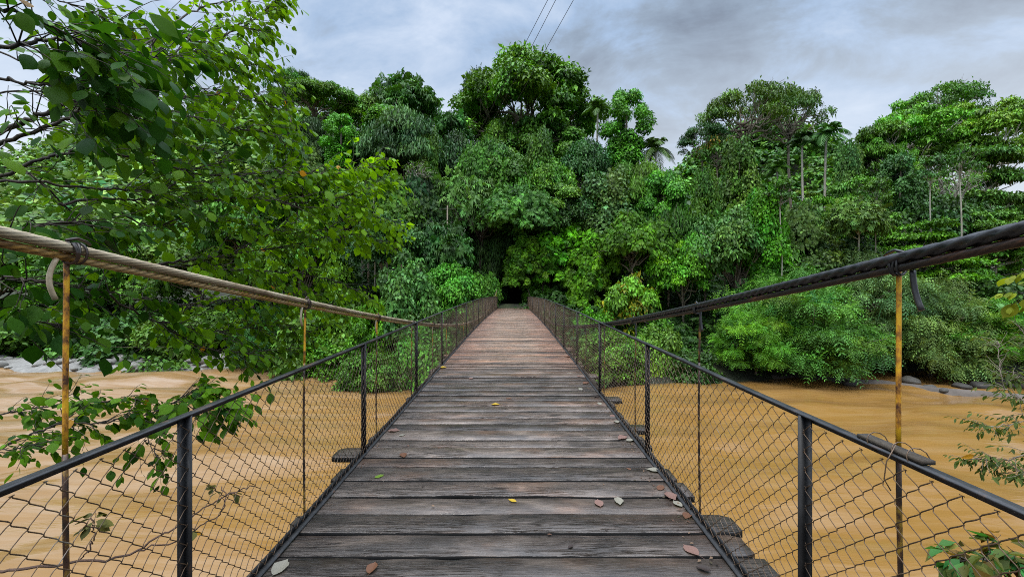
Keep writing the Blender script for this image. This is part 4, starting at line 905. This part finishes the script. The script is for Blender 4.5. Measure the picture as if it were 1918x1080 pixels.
# ---------------------------------------------------------------- near tree on the left
def bez(P, n=24):
    P = np.array(P, float); s = np.linspace(0, len(P)-1, n); out = []
    for q in s:
        i = int(min(math.floor(q), len(P)-2)); f = q - i; p0, p1, p2, p3 = P[max(i-1, 0)], P[i], P[i+1], P[min(i+2, len(P)-1)]
        out.append(.5*((2*p1) + (-p0+p2)*f + (2*p0-5*p1+4*p2-p3)*f*f + (-p0+3*p1-3*p2+p3)*f**3))
    return np.array(out)
def leafy(branches, seed, name, label, cat, hueA, hueB, lsize, trunk=None, twig_len=(.25, .7), dens=1.0, tpl=T_RND, barkm=M_DARKBARK, guard=True, mat_=M_NEAR, droop=.25):
    g = np.random.default_rng(seed); root_loc = at(*branches[0][0][0]) if trunk is None else np.array(trunk[0])
    wood = MB(); LP, LD, LN, LS, LC = [], [], [], [], []
    if trunk is not None: wood.tube(bez(trunk, 16), np.linspace(.20, .09, 16), 9)
    A, B = np.array(hueA), np.array(hueB)
    for (pts, r0, size_mul, mixb, dn) in branches:
        P3 = bez([at(*p) for p in pts], 8*len(pts)); Ln = np.sum(np.linalg.norm(np.diff(P3, axis=0), axis=1))
        P3[1:] += g.normal(0, .006, P3[1:].shape)
        wood.tube(P3, np.linspace(r0*.8, .003, len(P3)), 7)
        nt_ = max(2, int(Ln*9*dens*dn)); Tn = nrm(np.gradient(P3, axis=0))
        for k in range(nt_):
            q = g.uniform(.12, 1.0)**.8; i_ = int(q*(len(P3)-1)); b = P3[i_]; T = Tn[i_]
            sd_ = nrm(np.cross(T, (0, 0, 1.0)))*g.choice((-1, 1)); tl = g.uniform(*twig_len)*(1 - .45*q)
            d0 = nrm(T*g.uniform(.4, 1.1) + sd_*g.uniform(.1, .9) + np.array((0, 0, g.normal(.05, .45)))); n = 7
            tp = [b]; dcur = d0
            for s_ in range(n):
                dcur = nrm(dcur + g.normal(0, .12, 3) - np.array((0, 0, .05))); tp.append(tp[-1] + dcur*tl/n)
            tp = np.array(tp); wood.tube(tp, np.linspace(min(.0034, r0*.4), .0012, n+1), 4)
            for s_ in range(2, n+1):
                for rep in range(1 if s_ < n else 2):
                    if g.random() < .14: continue
                    side = nrm(np.cross(dcur, (0, 0, 1.0)))*(1 if (s_+rep) % 2 else -1)
                    dl = nrm(dcur*.6 + side*g.uniform(.3, 1.0) + np.array((0, 0, -droop - g.uniform(0, .7))))
                    S = lsize*size_mul*math.exp(g.normal(0, .28))
                    LP.append(tp[s_] + dl*S*.26); LD.append(dl); LN.append(nrm(np.array((0, 0, 1.0)) + g.normal(0, .38, 3))); LS.append(S)
                    mb = np.clip(mixb + g.normal(0, .22), 0, 1); c = (A*(1-mb) + B*mb)*math.exp(g.normal(0, .2))
                    if g.random() < .0022: c = np.array((.45, .22, .02))
                    LC.append(c)
    LP, LD, LN, LS, LC = map(np.array, (LP, LD, LN, LS, LC))
    if guard:                                # nothing grows through the railing or over the walkway at head height
        ok = (LP[:, 0] < -1.52) | (LP[:, 2] > 2.1 + .0*LP[:, 1]) if LP[:, 0].mean() < 0 else (LP[:, 0] > 1.52)
        ok &= LP[:, 1] > .6
        LP, LD, LN, LS, LC = LP[ok], LD[ok], LN[ok], LS[ok], LC[ok]
    V, Fq, C = scatter(tpl, LP, LD, LN, LS, LC)
    root = ob(name, None, loc=tuple(root_loc)); tag(root, label, cat)
    me = wood.mesh('trunk', barkm, True); w_ = ob('branches' if trunk is None else 'trunk', me, root); w_.location = -Vector(root_loc)
    cr_ = ob('leaves' if trunk is None else 'crown', mesh_np('crown', V, Fq, C, True, (mat_,)), root); cr_.location = -Vector(root_loc)
    return root, len(LP)
DK, BR = (.018, .070, .006), (.165, .345, .007)
near_br = [
 # (pixel, pixel, distance) paths, radius, leaf size factor, brightness mix, density
 ([(-150, 330, 2.6), (0, 250, 2.4), (75, 215, 2.4), (150, 190, 2.5), (260, 190, 2.7), (330, 212, 3.0), (410, 228, 3.2)], .022, 1, .25, 1.2),
 ([(-150, 300, 2.2), (0, 268, 2.2), (120, 225, 2.3), (190, 175, 2.4), (290, 120, 2.7), (380, 60, 3.0)], .016, 1, .35, 1.1),
 ([(-150, 120, 1.9), (0, 90, 1.8), (110, 75, 1.9), (210, 90, 2.1), (300, 110, 2.4)], .014, 1.15, .08, 1.6),
 ([(-120, 20, 1.8), (0, 20, 1.7), (80, 40, 1.75), (160, 90, 1.9), (230, 150, 2.1)], .012, 1.2, .02, 1.5),
 ([(-120, 170, 2.0), (0, 150, 1.9), (90, 160, 1.9), (170, 190, 2.0), (230, 215, 2.1)], .010, 1.15, .0, 1.3),
 ([(150, 190, 2.5), (240, 130, 2.9), (330, 80, 3.4), (420, 50, 3.9), (500, 60, 4.2)], .014, .95, .6, 1.0),
 ([(240, 130, 2.9), (330, 40, 3.4), (400, 8, 3.8), (470, 0, 4.2)], .012, .85, .65, .6),
 ([(330, 80, 3.4), (430, 120, 4.0), (510, 130, 4.5), (540, 200, 4.6)], .010, 1.0, .6, 1.3),
 ([(240, 130, 2.9), (330, 110, 3.4), (420, 70, 4.0), (500, 20, 4.4), (520, 0, 4.5)], .010, 1.0, .7, 1.5),
 ([(-100, 200, 3.2), (60, 170, 3.3), (180, 230, 3.5), (300, 260, 3.8), (420, 290, 4.2)], .010, 1.1, .3, 1.6),
 ([(-100, 60, 3.0), (60, 120, 3.1), (180, 150, 3.3), (300, 160, 3.7), (430, 170, 4.2)], .010, 1.1, .35, 1.6),
 ([(-100, -20, 2.6), (60, -10, 2.7), (160, 20, 2.9), (240, 60, 3.2)], .008, 1.0, .3, 1.5),
 ([(240, 100, 2.9), (320, 60, 3.3), (380, 90, 3.8), (450, 110, 4.2)], .010, 1.0, .6, 1.5),
 ([(260, 190, 2.7), (370, 180, 3.4), (470, 180, 4.0), (535, 215, 4.3)], .012, 1.0, .55, 1.6),
 ([(330, 212, 3.0), (430, 240, 3.6), (500, 250, 4.0), (550, 280, 4.4)], .010, 1.0, .45, 1.5),
 ([(-100, 380, 2.5), (60, 305, 2.6), (130, 286, 2.7), (200, 262, 2.9), (260, 240, 3.1)], .016, 1, .1, 1.0),
 ([(190, 283, 2.8), (260, 300, 3.0), (400, 328, 3.4), (530, 322, 3.9), (600, 330, 4.3)], .013, 1, .35, 1.5),
 ([(-100, 350, 2.4), (60, 342, 2.4), (200, 355, 2.7), (310, 354, 3.0), (340, 325, 3.2), (420, 300, 3.4)], .012, 1, .25, 1.1),
 ([(110, 380, 2.5), (230, 372, 2.8), (330, 374, 3.1), (480, 372, 3.6), (560, 390, 4.0)], .011, 1, .4, 1.5),
 ([(400, 328, 3.4), (520, 345, 4.0), (620, 330, 4.5), (710, 300, 5.0)], .011, 1.15, .8, 1.7),
 ([(480, 372, 3.6), (580, 380, 4.3), (670, 360, 4.9), (725, 340, 5.2)], .010, 1.15, .8, 1.7),
 ([(200, 378, 2.8), (270, 420, 3.0), (340, 418, 3.3), (430, 416, 3.7), (520, 430, 4.2)], .008, 1.0, .5, 1.2),
 ([(240, 505, 3.2), (330, 490, 3.4), (430, 475, 3.8), (500, 440, 4.2), (590, 400, 4.8), (660, 380, 5.2)], .016, 1.0, .6, 1.4),
 ([(430, 475, 3.8), (540, 460, 4.4), (640, 440, 5.0), (730, 455, 5.5)], .010, 1.05, .75, 1.7),
 ([(500, 440, 4.2), (600, 430, 4.8), (680, 400, 5.2), (745, 425, 5.6)], .009, 1.05, .75, 1.6),
 ([(300, 497, 3.4), (420, 505, 3.9), (540, 510, 4.5), (640, 530, 5.0), (690, 560, 5.2)], .010, 1.0, .65, 1.8),
 ([(-120, 480, 2.0), (0, 440, 2.0), (90, 420, 2.1), (160, 420, 2.3), (230, 440, 2.6)], .012, 1.05, .05, 1.6),
 ([(-120, 540, 2.2), (0, 520, 2.2), (100, 530, 2.3), (190, 545, 2.6), (270, 560, 2.9)], .012, 1.05, .10, 1.6),
 ([(-120, 560, 2.3), (0, 590, 2.3), (70, 600, 2.4), (140, 620, 2.6)], .010, 1.1, .08, 1.5),
 ([(250, 560, 3.0), (350, 570, 3.5), (450, 560, 4.1), (560, 555, 4.7), (650, 580, 5.2)], .010, 1.0, .55, 1.9),
 ([(190, 545, 2.6), (290, 600, 3.2), (400, 620, 3.8), (500, 610, 4.3), (590, 620, 4.8)], .010, 1.0, .4, 2.0),
 ([(290, 600, 3.2), (380, 650, 3.6), (470, 660, 4.0), (550, 650, 4.5)], .008, 1.1, .35, 1.5),
 ([(-60, 300, 2.5), (60, 330, 2.7), (160, 420, 3.0), (250, 470, 3.4)], .010, 1.0, .3, 1.0),
]
trunk3 = [(-7.5, 1.5, -3.0), (-7.0, 1.9, -.5), (-6.0, 2.2, 1.5), tuple(at(-700, 380, 2.6)), tuple(at(-150, 330, 2.6))]
_, nl = leafy(near_br, 71, 'riverside_tree', 'near tree reaching in from the left with broad rounded leaves over the cable', 'tree', DK, BR, .064, trunk3, dens=1.85)
print('near leaves', nl)
low_br = [
 ([(-120, 900, 2.6), (20, 830, 2.6), (110, 795, 2.7), (200, 790, 2.8), (290, 770, 3.0), (360, 735, 3.1), (415, 730, 3.2)], .010, 1.0, .35, 1.8),
 ([(-120, 790, 2.9), (0, 775, 2.9), (100, 760, 3.0), (200, 750, 3.1), (290, 745, 3.2)], .008, .9, .35, 1.7),
 ([(290, 770, 3.0), (340, 760, 2.9), (385, 770, 2.8), (420, 760, 2.8)], .005, 1.2, .35, 2.2),
 ([(290, 770, 3.0), (280, 820, 2.9), (300, 860, 2.8)], .004, .9, .3, 1.6),
 ([(-80, 850, 2.5), (20, 840, 2.5), (70, 830, 2.5)], .006, .9, .3, 1.4),
]
leafy(low_br, 72, 'leafy_branch', 'low leafy branch crossing over the river behind the left railing', 'branch', DK, BR, .056, None, (.15, .38), 2.1)
# dry twigs beneath, bottom left
dry = [([(-80, 1085, 1.9), (60, 1062, 1.95), (230, 1040, 2.05), (330, 985, 2.2), (400, 940, 2.3), (480, 905, 2.4)], .009, 1, .3, .10),
       ([(230, 1040, 2.05), (350, 1000, 2.25), (420, 950, 2.35), (415, 910, 2.4)], .005, 1, .3, .1),
       ([(150, 1050, 2.0), (175, 1010, 2.0), (170, 970, 2.0)], .004, 1, .3, .1), ([(-60, 1075, 1.9), (60, 1095, 1.9), (140, 1110, 1.9)], .006, 1, .4, 1.0)]
leafy(dry, 73, 'dry_branch', 'thin bare branch at the lower left behind the mesh', 'branch', (.05, .06, .02), (.16, .14, .03), .05, None, (.08, .2), .5, T_RND, M_TWIG)
# fine-leaved shrub, right edge
rb_ = [([(2080, 900, 4.0), (1990, 800, 4.0), (1930, 760, 4.0), (1880, 720, 4.0), (1870, 640, 4.1)], .010, 1, .4, 1.5),
       ([(2080, 900, 3.8), (1960, 850, 3.8), (1880, 860, 3.8), (1815, 858, 3.9)], .008, 1, .4, 1.7), ([(2000, 810, 3.9), (1920, 790, 3.9), (1860, 800, 3.9), (1830, 790, 3.9)], .006, 1, .4, 1.3),
       ([(2080, 930, 3.7), (1960, 900, 3.7), (1900, 880, 3.7)], .008, 1, .4, 1.8), ([(2020, 740, 4.1), (1950, 660, 4.1), (1905, 610, 4.2)], .008, 1, .4, 1.8), ([(2020, 760, 4.1), (1940, 720, 4.1), (1890, 700, 4.2)], .008, 1, .4, 1.8)]
T_SLIM = (np.array([(0, 0, 0), (-.16, .35, .05), (-.13, .7, .0), (0, 1, -.12), (.13, .7, 0), (.16, .35, .05)]), np.array([(0, 3, 2, 1), (0, 5, 4, 3)]))
leafy(rb_, 74, 'fine_leaved_shrub', 'olive fine-leaved shrub reaching in at the right edge beyond the railing', 'bush', (.05, .085, .02), (.11, .15, .03), .055, None, (.12, .34), 1.9, T_SLIM, M_BARK)
ry = [([(2050, 480, 2.6), (1970, 500, 2.6), (1912, 505, 2.6)], .005, 1, .9, 1.5), ([(2050, 560, 2.6), (1960, 550, 2.6), (1905, 548, 2.6)], .005, 1, .8, 1.6)]
leafy(ry, 75, 'leafy_twig', 'yellow-green leaf twigs at the right edge above the railing', 'branch', (.10, .20, .015), (.24, .28, .02), .055, None, (.08, .2), 1.0)
# plant at the bottom right corner
bp = [([(1990, 1180, 2.2), (1900, 1100, 2.2), (1850, 1050, 2.2), (1800, 1050, 2.2)], .006, 1, .35, 1.8), ([(1960, 1180, 2.2), (1930, 1080, 2.2), (1900, 1030, 2.2)], .006, 1, .25, 1.8), ([(1870, 1180, 2.2), (1860, 1090, 2.2), (1850, 1010, 2.25)], .005, 1, .5, 1.6)]
leafy(bp, 76, 'corner_plant', 'green and rusty-leaved plant poking up at the lower right corner behind the mesh', 'plant', (.035, .15, .035), (.20, .055, .012), .10, None, (.08, .2), 1.2, tpl_leaf(.24, .06, .2))
# banana-like leaves at the right bank
m_ = np.random.default_rng(77); Pb, Db, Nb, Sb, Cb = [], [], [], [], []
c0 = at(1885, 590, 25.5); rt = ob('banana_plant', None, loc=tuple(c0)); tag(rt, 'large upright paddle leaves at the right edge of the far bank', 'plant')
for k in range(9):
    a = m_.uniform(0, 6.28); Pb.append((0, 0, 0)); Db.append((math.cos(a)*.8, math.sin(a)*.8, m_.uniform(.3, 1.2))); Nb.append((-math.cos(a)*.5, -math.sin(a)*.5, 1)); Sb.append(m_.uniform(1.2, 1.9)); Cb.append((1, 1, 1))
TB = (np.array([(0, 0, 0), (-.07, .15, .03), (-.16, .45, .05), (-.13, .8, -.08), (0, 1, -.25), (.13, .8, -.08), (.16, .45, .05), (.07, .15, .03), (0, .45, 0), (0, .8, -.12)]), np.array([(0, 1, 2, 8), (8, 2, 3, 9), (9, 3, 4, 4), (0, 8, 6, 7), (8, 9, 5, 6)])[[0, 1, 3, 4]])
V, Fq, C = scatter(TB, *(np.array(q, float) for q in (Pb, Db, Nb, Sb, Cb))); o = ob('leaves', mesh_np('leaves', V, Fq, C, True, (M_LEAF,)), rt); o.color = (.09, .24, .05, 1)
mb_ = MB(); mb_.tube([(0, 0, -2.2), (0, 0, .3)], [.09, .05], 7, (.6, 1, .4)); mb_.build('stem', M_BARK, rt, True)

# ---------------------------------------------------------------- fallen leaves on the deck
def fallen_mesh(seed, curl, narrow=1.0):
    g = np.random.default_rng(seed); V, Fq = tpl_round(); V = V.copy(); V[:, 0] *= narrow; V[:, 1] -= .5
    g_ = np.random.default_rng(seed+50); V[:, :2] *= 1 + g_.normal(0, .035, (len(V), 1)); V[:, 2] = .6*curl*(np.abs(V[:, 0])**1.5*1.6 + .35*V[:, 1]**2) + .05*np.sin(V[:, 1]*9 + seed)*V[:, 0]*2 + .02
    return mesh_np('fallen_leaf', V, Fq, np.ones((len(V), 3)), True, (M_FALL,))
M_FALL = leaf_mat('dry_leaf', .55, .15, .3)
FM = [fallen_mesh(1, .25), fallen_mesh(2, .7), fallen_mesh(3, .45, .75), fallen_mesh(4, 1.0, .9)]
YEL, GRN, PNK, BRN, PAL, DRK = (.62, .40, .02), (.18, .30, .03), (.30, .17, .135), (.19, .085, .045), (.36, .33, .26), (.045, .028, .022)
FL = [(928, 757, .12, YEL, 1, 'folded yellow leaf in the middle of the deck'), (710, 891, .085, GRN, 0, 'small green leaf near the left side of the deck'), (960, 936, .07, YEL, 2, 'tiny yellow leaf in the ragged split between planks'),
 (1159, 937, .10, PAL, 1, 'pale grey rounded leaf right of the deck centre'), (1122, 941, .10, PNK, 0, 'flat pinkish leaf beside the pale grey rounded leaf'), (755, 852, .11, BRN, 3, 'reddish brown curled leaf left of centre'),
 (1256, 928, .13, PNK, 1, 'large pink-brown leaf against the right bottom rail'), (1272, 942, .09, PAL, 0, 'pale yellowish leaf just below the large pink-brown leaf at the right rail'), (1237, 912, .09, BRN, 0, 'brown leaf just above the large pink-brown leaf at the right rail'),
 (1293, 965, .10, BRN, 3, 'orange-brown curled leaf tucked under the right bottom rail'), (1295, 1029, .12, PNK, 0, 'flat pinkish oval leaf near the lower right of the deck'), (1318, 1064, .08, DRK, 3, 'shrivelled dark leaf at the bottom edge right'),
 (697, 1063, .10, BRN, 3, 'reddish brown crumpled leaf at the bottom left of the deck'), (1069, 1021, .05, DRK, 2, 'tiny dark leaf scrap on a plank right of centre'), (1178, 897-20, .05, BRN, 2, 'tiny brown scrap on the plank above the pink leaf'),
 (1166, 819, .13, PNK, 1, 'pink-brown leaf with curled rim by the second right post'), (1180, 823, .11, PAL, 0, 'pale leaf touching the curled pink one by the right rail'), (1157, 789, .11, PAL, 1, 'pale curled leaf at the right rail between the second and third posts'), (1152, 778, .09, PNK, 0, 'small pink leaf behind the pale curled leaf at the right rail'),
 (1225, 880, .12, PAL, 1, 'pale brown leaf against the rail below the second right post'), (1123, 755, .10, PAL, 0, 'thin pale leaf near the third right post'), (1117, 742, .10, DRK, 0, 'dark leaf at the third right post'), (1097, 717, .14, BRN, 1, 'orange-brown upturned leaf at the right rail beyond the third post'),
 (1086, 704, .12, PNK, 0, 'pink leaf just beyond the upturned orange-brown leaf'), (1087, 728, .11, PAL, 0, 'long pale leaf nearer than the upturned orange-brown leaf'), (1068, 699, .10, PAL, 2, 'small pale leaf on the deck left of the pink one'), (1064, 668, .16, BRN, 3, 'rusty leaf at the right rail by the fourth post'),
 (737, 806, .13, PNK, 1, 'pinkish leaf by the left rail between second and third posts'), (753, 814, .07, PAL, 0, 'small pale leaf beside the pinkish leaf at the left rail'), (820, 688, .16, YEL, 1, 'yellow leaf at the left rail by the fourth post'), (882, 708, .11, PNK, 0, 'small pink leaf on the wet planks left of centre'),
 (525, 1062, .13, PAL, 1, 'pale curled leaf by the left bottom rail at the bottom edge'), (824, 838, .05, BRN, 2, 'tiny brown scrap left of centre on the deck'), (953, 745, .09, BRN, 2, 'flat brown leaf just beyond the folded yellow leaf')]
for k, (px, py, s, c, mi, lab) in enumerate(FL):
    d = 1.5*F/(py - 540)
    for _ in range(4): d = (CZ - float(zdeck(d)) - .006)*F/(py - 540)
    p = at(px, py, d); p[0] = min(max(p[0], -1.235), 1.235)
    o = ob('fallen_leaf', FM[mi], loc=(p[0], p[1], float(zdeck(d)) + .003), rot=(random.uniform(-.06, .06), random.uniform(-.06, .06), random.uniform(0, 6.28)), scale=(s*.95, s*.95, s*.7))
    o.color = (c[0]*.62, c[1]*.62, c[2]*.62, 1); tag(o, lab, 'leaf', 'fallen leaves on the deck')

g = np.random.default_rng(91); n = 420; side = g.choice([1, 1, 1, -1], n); x = side*(1.235 - np.abs(g.normal(0, .07, n))); y = g.uniform(1.8, 14, n)
mid = g.random(n) < .22; x[mid] = g.uniform(-1.15, 1.15, mid.sum())
P = np.stack([x, y, zdeck(y) + .005], -1); D = g.normal(0, 1, (n, 3)); D[:, 2] *= .1; C = np.array([(.10, .05, .03), (.03, .02, .015), (.16, .10, .06), (.05, .04, .02)])[g.integers(0, 4, n)]
V, Fq, C = scatter(tpl_leaf(.25, .05, .05), P, D, np.tile((0, 0, 1.0), (n, 1)) + g.normal(0, .15, (n, 3)), g.uniform(.012, .035, n), C)
tag(ob('leaf_litter', mesh_np('leaf_litter', V, Fq, C, False, (M_FALL,))), 'small dark leaf scraps scattered along the edges of the deck', 'leaf litter', kind='stuff')
